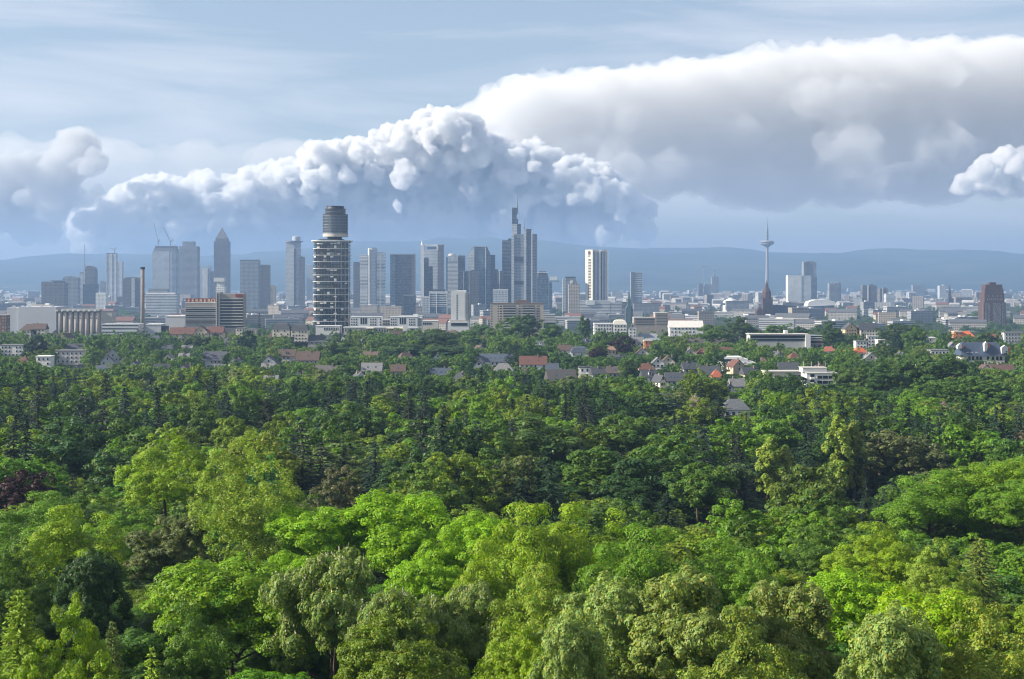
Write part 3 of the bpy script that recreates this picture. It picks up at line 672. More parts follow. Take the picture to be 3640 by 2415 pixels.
for i in range(13):
    for half in (0, 1):
        z = ztop-.85-step*(i+1)+.85 + half*step*.5 + (.32 if half else 0)
        for q in range(10):
            u = -.86+q*.19
            x, y, a = on_front(u)
            kk = rr.random(); mm = pane_m[0] if kk < .52 else pane_m[1] if kk < .80 else pane_m[3] if kk < .975 else pane_m[2]
            o = obj('window_pane', mm, R0, (x, y, z+.1)); o.rotation_euler = (0, 0, a+rr.uniform(-.05,.05))
            if rr.random() < .09:
                x, y, a = on_front(u); o = obj('parapet_panel', pan_w, R0, (x, y-.12, z)); o.rotation_euler = (0, 0, a)
            elif rr.random() < .025:
                x, y, a = on_front(u); o = obj('wall_panel', pan_h, R0, (x, y-.12, z)); o.rotation_euler = (0, 0, a)
    for u in (.60, .80, .965) if i < 7 else (.30, .80, .965):
        x, y, a = on_front(u); o = obj('mullion', mul, R0, (x, y-.1, ztop-.85-step*(i+1)+.85)); o.rotation_euler = (0, 0, a)
    for q in range(9):
        u = -.9+q*.19+.03
        x, y, a = on_front(u); o = obj('mullion', box_mesh(.14, .16, step-.6, M_steel), R0, (x, y-.1, ztop-.85-step*(i+1)+.85)); o.rotation_euler = (0, 0, a)
    for q in range(3):
        u = rr.uniform(-.8,.75); x, y, a = on_front(u); o = obj('mullion', mul2, R0, (x, y-.15, ztop-.85-step*(i+1)+.9+rr.choice((0,step*.5)))); o.rotation_euler = (0, 0, a)
def drum(part, px0, px1, y0_, y1_, mat, n=40, top=None):
    r = (px1-px0)/2*k; r2 = r if top is None else (top[1]-top[0])/2*k
    cx_ = t_.lx((px0+px1)/2)
    return MB().lathe([(r, L(y0_)), (r2, L(y1_))], n, cx_, Dp/2).build(part, mat, R0)
drum('roof_terrace', 1118, 1222, 855, 849, M_dark, top=(1126, 1212)); drum('neck', 1156, 1208, 849, 841, M_dark)
drum('head_ring', 1139.5, 1230, 841, 828, M_concrete); drum('head_ring_rim', 1139, 1230.5, 829.5, 828, M_steel)
drum('head_glazing', 1141, 1229, 828, 761, M_glassb); drum('upper_glazing', 1147, 1222, 761, 741, M_glass); drum('top_glazing', 1152, 1217, 741, 732, M_dark, top=(1154, 1215)); drum('top_rim', 1151.5, 1217.5, 741.5, 740.5, M_steel)
for yy in (827,818,808,798,787,776,766): drum('head_band', 1140, 1230, yy, yy-1.6, M_steel)
drum('head_roof', 1140, 1230, 762.2, 760, M_dark); drum('upper_roof', 1146.5, 1222.5, 742, 740.2, M_dark); drum('upper_band', 1146.6, 1222.4, 753, 751.6, M_steel); drum('top_roof', 1153, 1216, 732, 730.6, M_dark)
for q in range(28):
    a = math.pi*(1.04+.92*q/27); r = 44.2*k
    o = obj('head_mullion', box_mesh(.22, .25, (827-762)*k, M_steel), R0, (t_.lx(1185)+r*math.cos(a), Dp/2+r*math.sin(a), L(827))); o.rotation_euler = (0, 0, a+math.pi/2)
PROT.append((1105, 1242, 730, 1150, 1380))

# windows as parts on a flat front: rows x columns
def windows(root, x0, x1, z0, z1, cols, rows, w, h, y=0., mat=None, frame=True, name='window', skip=None, t=.14):
    mat = mat or M_glass
    fm = box_mesh(w+.28, t, h+.28, M_frame); pm = box_mesh(w, t+.05, h, mat)
    for j in range(rows):
        for i in range(cols):
            if skip and skip(i, j): continue
            x = x0+(x1-x0)*(i+.5)/cols; z = z0+(z1-z0)*(j+.5)/rows-h/2
            if frame:
                o = obj(name, fm, root, (x, y, z-.14)); obj('pane', pm, o, (0, 0, .14))
            else: obj(name, pm, root, (x, y, z))

# long office with red sign on its roof edge
t_ = Tower('office_building', 'grey office building of two banded wings with red roof sign and white stair tower', 763, 1450, 'office building', base=15)
R0 = t_.root; L = t_.lz
M_brn = plain('grey_brown_cladding', (.30,.265,.235), .8, var=.1, scale=.2)
t_.box('west_wing', 659, 769, 1078, M_brn, 16); t_.box('east_wing', 783, 866, 1044, M_brn, 16, None, -1); t_.box('stair_tower', 769, 783, 1038, M_concrete, 18, None, -3); t_.box('roof_edge', 659, 769, 1075, M_white, 16.2, 1078, -.2)
for i in range(10):
    z = L(1158)+i*(L(1090)-L(1158))/10
    MB().box(t_.lx(661), t_.lx(768), -.25, .1, z, z+1.45).build('window_strip', M_glass if i % 3 else M_steel, R0)
    MB().box(t_.lx(661), t_.lx(768), -.45, .1, z+1.5, z+1.9).build('sill_band', M_concrete, R0)
for i in range(10):
    z = L(1165)+i*(L(1060)-L(1165))/10
    MB().box(t_.lx(784), t_.lx(865), -1.3, -.9, z, z+1.6).build('window_strip', M_glass, R0)
    MB().box(t_.lx(783.5), t_.lx(865.5), -1.5, -.9, z+1.9, z+2.9).build('sill_band', M_concrete, R0)
sm = box_mesh(1.5, .2, 1.9, M_glass)
for i in range(14): obj('stair_window', sm, R0, (t_.lx(776), -3, L(1160)+i*(L(1042)-L(1160))/14))
t_.box('sign_board', 661, 766, 1061, M_redpanel, .5, 1076.5, 1.2); t_.box('sign_frame', 659.5, 767, 1077, M_steel, .4, 1079, 1.0)
t_.box('red_board', 838, 865, 1046.5, M_redpanel, .4, 1057, -1.7)
cu = bpy.data.curves.new('letter_curve', 'FONT'); cu.size = 5.2; cu.extrude = .12; cu.align_x = 'CENTER'
tmp = bpy.data.objects.new('letter_curve', cu); COL.objects.link(tmp)
wpx = (764-663)/7
for i, ch in enumerate('FERRERO'):
    cu.body = ch; dg = bpy.context.evaluated_depsgraph_get(); dg.update()
    me = bpy.data.meshes.new_from_object(tmp.evaluated_get(dg)); me.name = 'letter'; me.materials.clear(); me.materials.append(M_cream)
    o = obj('letter', me, R0, (t_.lx(663+wpx*(i+.5)), 1.0, L(1075.2))); o.rotation_euler = (math.pi/2, 0, 0); o.scale = (1.08, 1, 1)
COL.objects.unlink(tmp); bpy.data.objects.remove(tmp)
PROT.append((655, 870, 1040, 1150, 1440))

# brick chimney
t_ = Tower('chimney', 'tall free-standing chimney stack with dark rim beside the silos', 507, 1500, 'chimney', base=10)
r_ = 6.6*.3
MB().lathe([(r_*1.12,0),(r_,t_.lz(958))], 20).build('stack', plain('pale_brick', (.20,.17,.155), .9, var=.12, scale=.3), t_.root, smooth=True)
MB().lathe([(r_*1.02,t_.lz(958.2)),(r_*1.3,t_.lz(956)),(r_*1.3,t_.lz(950)),(r_*1.0,t_.lz(949.6))], 20).build('rim', M_dark, t_.root)
for yy in (1100,1060,1020,985): MB().lathe([(r_*1.12,t_.lz(yy)),(r_*1.12,t_.lz(yy-1.4))], 20).build('iron_band', M_steel, t_.root)
PROT.append((497, 518, 950, 1150, 1490))
# silos
t_ = Tower('grain_silo', 'row of tall concrete silo cylinders with shining caps', 278, 1500, 'silo', base=10)
w_ = (355-201)/8*.3
for i in range(8):
    x = t_.lx(201)+w_*(i+.5)
    MB().lathe([(w_*.5,0),(w_*.5,t_.lz(1106))], 18, x, 3).build('cylinder', M_brn, t_.root, smooth=True)
    MB().lathe([(w_*.2,t_.lz(1106)-.6),(w_*.2,t_.lz(1104)),(w_*.05,t_.lz(1102.5))], 14, x-w_*.4, -.6).build('cap', plain('shiny_cap', (.8,.8,.78), .2, metal=.8) if i == 0 else bpy.data.materials['shiny_cap'], t_.root)
t_.box('roof_gallery', 203, 353, 1099, M_concrete, 8, 1106, 1); t_.box('roof_plate', 201, 355, 1104.5, M_steel, 9, 1107, -.4); t_.box('annex', 357, 396, 1107, M_concrete, 14, None, 2); t_.box('annex_roof', 356, 397, 1105, M_steel, 15, 1107, 1.6)
FOOT.append((t_.x, 1503, 30))
PROT.append((200, 398, 1098, 1158, 1490))
t_ = Tower('warehouse', 'big windowless pale grey warehouse next to the silo cylinders', 112, 1500, 'warehouse', base=10)
M_sheet = plain('grey_sheet', (.45,.46,.49), .6, var=.05, scale=.05)
t_.box('hall', 66, 200, 1091, M_sheet, 40); t_.box('side_hall', 22, 63, 1094, M_sheet, 36, None, 2); t_.box('joint', 63, 66, 1093, M_dark, 30, None, 4)
for a in (40, 72, 95, 140, 178): t_.box('roof_light', a, a+8, 1087, plain('bright_vent', (.7,.7,.68), .3, metal=.6) if a == 40 else bpy.data.materials['bright_vent'], 3, 1094, 3)
PROT.append((20, 202, 1088, 1155, 1490))
t_ = Tower('brick_house', 'low brown brick building beside the windowless warehouse', 8, 1420, 'building', base=12)
t_.box('wall', -12, 21, 1122, 'brown', 12); t_.box('roof_parapet', -12, 22, 1120, M_concrete, 13, 1122, -.3)
# low industrial sheds
t_ = Tower('factory_shed', 'long low shed with bright roof vents between silos and chimney', 440, 1330, 'shed', base=17)
t_.box('wall', 362, 492, 1156, 'cityb', 18, color=(.5,.52,.54)); t_.box('roof', 360, 494, 1152.5, M_sheet, 19, 1156, -.3)
rv = box_mesh(1.9, .9, 1.0, bpy.data.materials['shiny_cap'])
for a in range(385, 492, 12): obj('roof_vent', rv, t_.root, (t_.lx(a), 6, t_.lz(1152.8)))
t_ = Tower('factory_shed', 'pale industrial shed with parapet past the chimney foot', 545, 1340, 'shed', base=17)
t_.box('wall', 520, 572, 1156, M_sheet, 18); t_.box('roof', 518, 574, 1152, M_white, 19, 1156, -.3); t_.box('side_wing', 572, 586, 1160, M_dark, 14, None, 2)
for a in (530, 548, 562): obj('roof_vent', rv, t_.root, (t_.lx(a), 6, t_.lz(1152.3)))
t_ = Tower('factory_hall', 'plain white hall beside the long office with red sign', 624, 1480, 'hall', base=14)
t_.box('wall', 588, 657, 1126, M_sheet, 20); t_.box('roof', 586, 658, 1123, M_white, 21, 1126, -.3)

# modern white apartment blocks beside the tower foot
def white_block(label, p0, p1, yt, d, cols, base=19, grp=None, tall=()):
    t_ = Tower('apartment_block', label, (p0+p1)/2, d, 'apartment block', base=base)
    L = t_.lz
    t_.box('wall', p0, p1, yt, M_white, 15); t_.box('roof_slab', p0-.8, p1+.8, yt-1.6, M_white, 15.6, yt, -.3)
    x0, x1 = t_.lx(p0), t_.lx(p1)
    gl = [c for c in range(cols)]
    for c in gl:
        x = x0+(x1-x0)*(c+.5)/cols
        if c in tall:
            o = obj('tall_window', box_mesh(1.5, .1, L(yt+4)-L(yt+26), M_glass), t_.root, (x, 0, L(yt+26)))
        elif c % 4 != 3:
            for yy in (yt+12, yt+22, yt+31):
                o = obj('window', box_mesh(1.35, .1, 1.7, M_frame), t_.root, (x, 0, L(yy))); obj('pane', box_mesh(1.05, .16, 1.45, M_glass), o, (0, 0, .12))
    return t_
white_block('bright white apartment block next to the tower with white floor rings', 1246, 1356, 1127, 1350, 13, tall=(4,5,6)); PROT.append((1244, 1358, 1124, 1160, 1345))
white_block('bright white apartment block between the grey link and the low cream wing', 1387, 1484, 1127, 1350, 12, tall=(4,5,6)); PROT.append((1385, 1486, 1124, 1160, 1345))
t_ = Tower('apartment_block', 'white balcony wing at the end of the bright white blocks', 1491, 1352, 'apartment block', base=19)
t_.box('wall', 1485, 1499, 1128, M_white, 14); t_.bands('balcony', 1485, 1500, 1130, 1158, 4, M_white, -1.2, .4, 1.4); t_.box('shade', 1486, 1498, 1131, M_glass, .3, 1158, -.25)
t_ = Tower('apartment_block', 'low grey link building between two bright white apartment blocks', 1372, 1380, 'apartment block', base=19)
t_.box('wall', 1357, 1386, 1137, M_concrete, 12); t_.box('roof', 1356.5, 1386.5, 1135.5, M_white, 12.4, 1137, -.2); windows(t_.root, t_.lx(1358), t_.lx(1385), t_.lz(1157), t_.lz(1138), 4, 2, 1.3, 1.6)
t_ = Tower('apartment_block', 'low cream wing with square windows past the bright white blocks', 1528, 1400, 'apartment block', base=18)
t_.box('wall', 1500, 1557, 1142, M_plaster, 12, color=(.55,.5,.43)); t_.box('roof', 1499.5, 1557.5, 1140, M_white, 12.4, 1142, -.2); windows(t_.root, t_.lx(1502), t_.lx(1535), t_.lz(1158), t_.lz(1143), 5, 1, 1.4, 2.2)
t_ = Tower('apartment_block', 'low white flat block in front of the tower foot', 1165, 1300, 'apartment block', base=20)
t_.box('wall', 1122, 1210, 1160, M_white, 12); t_.box('roof', 1121, 1211, 1158, M_white, 12.6, 1160, -.3); windows(t_.root, t_.lx(1150), t_.lx(1205), t_.lz(1178), t_.lz(1162), 9, 1, .9, 2.4); PROT.append((1122, 1210, 1157, 1174, 1295))
t_ = Tower('terrace_building', 'long low white terrace with canopies below the bright white blocks', 1320, 1290, 'apartment block', base=20)
t_.box('wall', 1222, 1430, 1166, M_plaster, 9, color=(.42,.40,.37)); t_.box('roof', 1220, 1432, 1163, M_white, 10, 1166, -.4); windows(t_.root, t_.lx(1224), t_.lx(1428), t_.lz(1182), t_.lz(1167), 22, 1, 1.2, 1.8)
for a in (1302, 1375, 1412): t_.box('canopy', a, a+26, 1166, M_cream, 2.4, 1169, -2.4)
t_ = Tower('apartment_block', 'small white cube house with wide dark window below the terrace end', 1474, 1280, 'house', base=20)
t_.box('wall', 1450, 1496, 1166, M_white, 11); t_.box('roof', 1449, 1497, 1164, M_white, 11.6, 1166, -.3); t_.box('window', 1458, 1474, 1170, M_glass, .3, 1176, -.2); t_.box('window', 1480, 1492, 1169, M_glass, .3, 1178, -.2)
# white slab tower with one column of small windows
t_ = Tower('slab_tower', 'plain white slab tower with a single column of small windows', 1635, 1600, 'apartment block', base=9)
L = t_.lz
t_.box('wall', 1603, 1657, 1036, M_white, 16); t_.box('side_wall', 1657, 1665, 1040, M_concrete, 14, None, 1); t_.box('roof_edge', 1622, 1657, 1033, M_white, 12, 1036, 2); t_.box('groove', 1652.6, 1653.4, 1042, M_steel, .2, 1135, -.15)
wm = box_mesh(1.1, .12, 1.3, M_glass)
for i in range(15): obj('window', wm, t_.root, (t_.lx(1624.5), 0, L(1137)+i*(L(1046)-L(1137))/15))
wm2 = box_mesh(1.0, .3, 1.6, M_dark)
for i in range(17): obj('balcony_opening', wm2, t_.root, (t_.lx(1665.5), 4, L(1137)+i*(L(1044)-L(1137))/17))
t_.box('podium', 1592, 1667, 1144, M_white, 22, None, -4); t_.box('podium_band', 1600, 1660, 1139, M_brn, 14, 1144, -1); t_.box('podium_opening', 1604, 1662, 1148, M_glass, .5, 1158, -4.3)
PROT.append((1600, 1668, 1030, 1150, 1590))
# beige apartment slab
t_ = Tower('apartment_slab', 'wide beige apartment slab with dark loggias and brown roof edge', 1838, 1700, 'apartment block', base=4)
L = t_.lz
M_bg = plain('beige_render', (.42,.365,.30), .85, var=.08, scale=.1)
t_.box('wall', 1743, 1932, 1081, M_bg, 14); t_.box('roof_edge', 1742, 1933, 1077.5, plain('brown_edge', (.17,.12,.10), .8), 14.6, 1081, -.3); t_.poly('penthouse', [(1828,1077.5),(1885,1077.5),(1876,1068),(1840,1066)], plain('brown_roof', (.16,.11,.095), .8), 8, 3)
lg = box_mesh(7.6, .08, 1.5, M_glass); sw = box_mesh(1.3, .08, 1.3, M_glass); pr = box_mesh(7.8, .9, .9, M_concrete)
for j in range(9):
    z = L(1165)+j*(L(1084)-L(1165))/9+.7
    for px in (1800, 1822, 1868, 1890): obj('loggia', lg, t_.root, (t_.lx(px), 0, z)); obj('loggia_parapet', pr, t_.root, (t_.lx(px), 0, z-.9))
    for px in (1771, 1779, 1783, 1846, 1852, 1910, 1916, 1748): obj('window', sw, t_.root, (t_.lx(px), 0, z))
PROT.append((1741, 1850, 1066, 1150, 1690))
t_ = Tower('office_building', 'low office with bold black and white floor stripes behind treetops', 1953, 1650, 'office building', base=6)
t_.box('wall', 1933, 1973, 1116, M_glass, 14); t_.bands('white_floor', 1932.5, 1973.5, 1116, 1150, 5, M_white, -.3, .5, .6); PROT.append((1930, 1975, 1114, 1142, 1640))
t_ = Tower('brown_block', 'plain brown grey concrete block of stepped heights with few windows', 2318, 1650, 'office building', base=7)
t_.box('tall_part', 2329, 2375, 1114, M_brn, 20); t_.box('tall_roof', 2328, 2376, 1112, M_concrete, 20.6, 1114, -.3); t_.box('low_part', 2253, 2328, 1131, M_brn, 18, None, 1); t_.box('low_roof', 2252, 2328, 1129, M_concrete, 18, 1131, .6)
windows(t_.root, t_.lx(2258), t_.lx(2326), t_.lz(1158), t_.lz(1133), 10, 3, 1.3, 1.3, 1., frame=False); windows(t_.root, t_.lx(2333), t_.lx(2372), t_.lz(1158), t_.lz(1118), 5, 4, 1.2, 1.2, 0., frame=False)
PROT.append((2253, 2377, 1112, 1160, 1640))

# ------------------------------------------------------------------ houses among the trees
RH = random.Random(21)
WHITE, CREAM, TAN, GREYW, ORANGE = (.72,.71,.69), (.62,.56,.45), (.50,.41,.30), (.45,.46,.48), (.62,.22,.07)
SLATE, REDR, BROWNR, BLUER, ORANGER, GREYR = (.055,.06,.07), (.115,.055,.042), (.085,.058,.048), (.06,.075,.10), (.50,.13,.05), (.16,.16,.165)
def gable_roof(root, w, dep, zw, rh, ov, th, rc, rtype, y0):
    """ridge along x (eaves face the camera) or along y (gable faces the camera)"""
    x0, x1, ya, yb = -w/2-ov, w/2+ov, y0-ov, y0+dep+ov
    m = MB()
    if rtype == 'x':
        ym = (ya+yb)/2; s_ = rh/(dep/2); e = zw-ov*s_
        m.add([(x0,ya,e),(x1,ya,e),(x1,ym,zw+rh),(x0,ym,zw+rh),(x0,yb,e),(x1,yb,e),(x0,ya,e-th),(x1,ya,e-th),(x1,yb,e-th),(x0,yb,e-th)],
              [(0,1,2,3),(3,2,5,4),(6,7,1,0),(4,5,8,9),(0,3,4,9,6),(1,7,8,5,2)])
    elif rtype == 'y':
        s_ = rh/(w/2); e = zw-ov*s_; t2 = th
        m.add([(x0,ya,e),(0,ya,zw+rh),(x1,ya,e),(x0,yb,e),(0,yb,zw+rh),(x1,yb,e),(x0,ya,e-t2),(0,ya,zw+rh-t2*1.5),(x1,ya,e-t2),(x0,yb,e-t2),(0,yb,zw+rh-t2*1.5),(x1,yb,e-t2)],
              [(0,3,4,1),(1,4,5,2),(6,7,10,9),(7,8,11,10),(0,1,7,6),(1,2,8,7),(3,9,10,4),(4,10,11,5),(0,6,9,3),(2,5,11,8)])
    else:   # hip / mansard
        i1 = (.22 if rtype == 'm' else .5)*min(dep, w); h1 = rh*.8 if rtype == 'm' else rh
        xm0, xm1 = x0+i1*.8, x1-i1*.8; ym0, ym1 = ya+i1*.96, yb-i1*.96
        if xm0 > xm1: xm0 = xm1 = 0
        m.add([(x0,ya,zw),(x1,ya,zw),(x1,yb,zw),(x0,yb,zw),(xm0,ym0,zw+h1),(xm1,ym0,zw+h1),(xm1,ym1,zw+h1),(xm0,ym1,zw+h1)],
              [(3,2,1,0),(4,5,6,7),(0,1,5,4),(1,2,6,5),(2,3,7,6),(3,0,4,7)])
        if rtype == 'm': m.prism([(xm0,ym0),(xm1,ym0),(xm1,ym1),(xm0,ym1)], zw+h1, zw+rh, [(xm0+2,ym0+2),(xm1-2,ym0+2),(xm1-2,ym1-2),(xm0+2,ym1-2)])
    return m.build('roof', M_roof, root, color=rc)
def house(label, p0, p1, yt, yb, rt, wc, rc, d=None, dep=None, rot=0, rh=None, cols=None, group=None, chim=1, dormers=0, skylights=0, name='house', cat='house', rows=None, prot=True, xtra=None):
    if d is None: d = min(max(240000./(yt-1000), 540), 1240)
    pxc = (p0+p1)/2; x = WX(pxc, d); gz_ = float(G(x, d)); w = (p1-p0)/F*d
    if rot: w *= .86
    dep = dep or max(7.5, min(12, w*.8))
    top = WZ(yt, d)-gz_
    rh = rh if rh is not None else (0.35 if rt == 'flat' else min(max(3.2, (w if rt == 'y' else dep)*.46), top*.55))
    zw = max(top-rh, 2.6)
    root = thing(name, label, cat, (x, d, gz_-.2), math.radians(rot), group)
    if rt == 'flat':
        MB().box(-w/2, w/2, 0, dep, 0, zw).build('wall', M_plaster, root, color=wc)
        MB().box(-w/2-.3, w/2+.3, -.3, dep+.3, zw, zw+rh+.2).build('roof', M_roof, root, color=rc)
    elif rt == 'y':
        MB().xz([(-w/2,0),(w/2,0),(w/2,zw),(0,zw+rh-.45),(-w/2,zw)], 0, dep).build('wall', M_plaster, root, color=wc)
    elif rt == 'x':
        m = MB(); m.add([(-w/2,0,0),(-w/2,dep,0),(-w/2,dep,zw),(-w/2,dep/2,zw+rh-.45),(-w/2,0,zw),(w/2,0,0),(w/2,dep,0),(w/2,dep,zw),(w/2,dep/2,zw+rh-.45),(w/2,0,zw)],
            [(0,4,3,2,1),(5,6,7,8,9),(0,5,9,4),(1,2,7,6),(4,9,8,3),(3,8,7,2),(0,1,6,5)]); m.build('wall', M_plaster, root, color=wc)
    else: MB().box(-w/2, w/2, 0, dep, 0, zw+.02).build('wall', M_plaster, root, color=wc)
    if rt != 'flat':
        r = gable_roof(root, w, dep, zw, rh, .4, .22, rc, rt, 0)
        for c in range(chim):
            cxx = RH.uniform(-w*.3, w*.3); yy = dep*RH.uniform(.42,.58)
            hh = zw+rh*(1-abs(cxx)/(w/2) if rt == 'y' else .85)
            MB().box(cxx-.4, cxx+.4, yy-.4, yy+.4, hh-1.2, zw+rh+RH.uniform(.5,1.1)).build('chimney', M_plaster, r, color=(.25,.2,.18))
        for q in range(skylights):
            cxx = -w*.38+w*.76*(q+.5)/skylights
            if rt == 'x':
                s_ = rh/(dep/2); yy = dep*.22; o = MB().box(-.45, .45, -.55, .55, 0, .1).build('skylight', M_glassb, r, (cxx, yy, zw+yy*s_+.08)); o.rotation_euler = (math.atan(s_), 0, 0)
        for q in range(dormers):
            cxx = -w*.36+w*.72*(q+.5)/dormers; yy = dep*.10; s_ = (rh/(dep/2)) if rt == 'x' else rh/(.22*min(dep, w))
            dz = zw+(.15 if rt == 'm' else yy*s_)
            o = MB().box(-.85, .85, 0, 3.0, 0, 1.7).build('dormer', M_plaster, r, (cxx, yy, dz-.1), wc); MB().xz([(-1.05,1.65),(1.05,1.65),(0,2.3)], -.15, 3).build('dormer_roof', M_roof, r, (cxx, yy, dz-.1), rc)
            MB().box(-.5, .5, -.08, .1, .4, 1.35).build('dormer_pane', M_glass, r, (cxx, yy, dz-.1))
    rows = rows or max(1, min(4, int(zw/2.9))); cols = cols or max(2, min(9, int(w/2.6)))
    vis = rows
    windows(root, -w/2+.5, w/2-.5, zw-rows*2.85, zw-.1, cols, vis, 1.05, 1.35, skip=lambda i, j: RH.random() < .12)
    if rt == 'y' and rh > 3: windows(root, -.8, .8, zw+.2, zw+2.6, 1, 1, 1.0, 1.3)
    # sunlit flank
    fm = box_mesh(1.3, .12, 1.6, M_frame); pm = box_mesh(1.0, .17, 1.35, M_glass)
    for j in range(rows):
        for i in range(2):
            o = obj('window', fm, root, (-w/2, dep*(.3+.4*i), zw-(j+1)*2.85+.7)); o.rotation_euler = (0, 0, -math.pi/2); obj('pane', pm, o, (0, 0, .12))
    if xtra: xtra(root, w, dep, zw, rh)
    if prot: PROT.append((p0, p1, yt, yb, d-3))
    return root
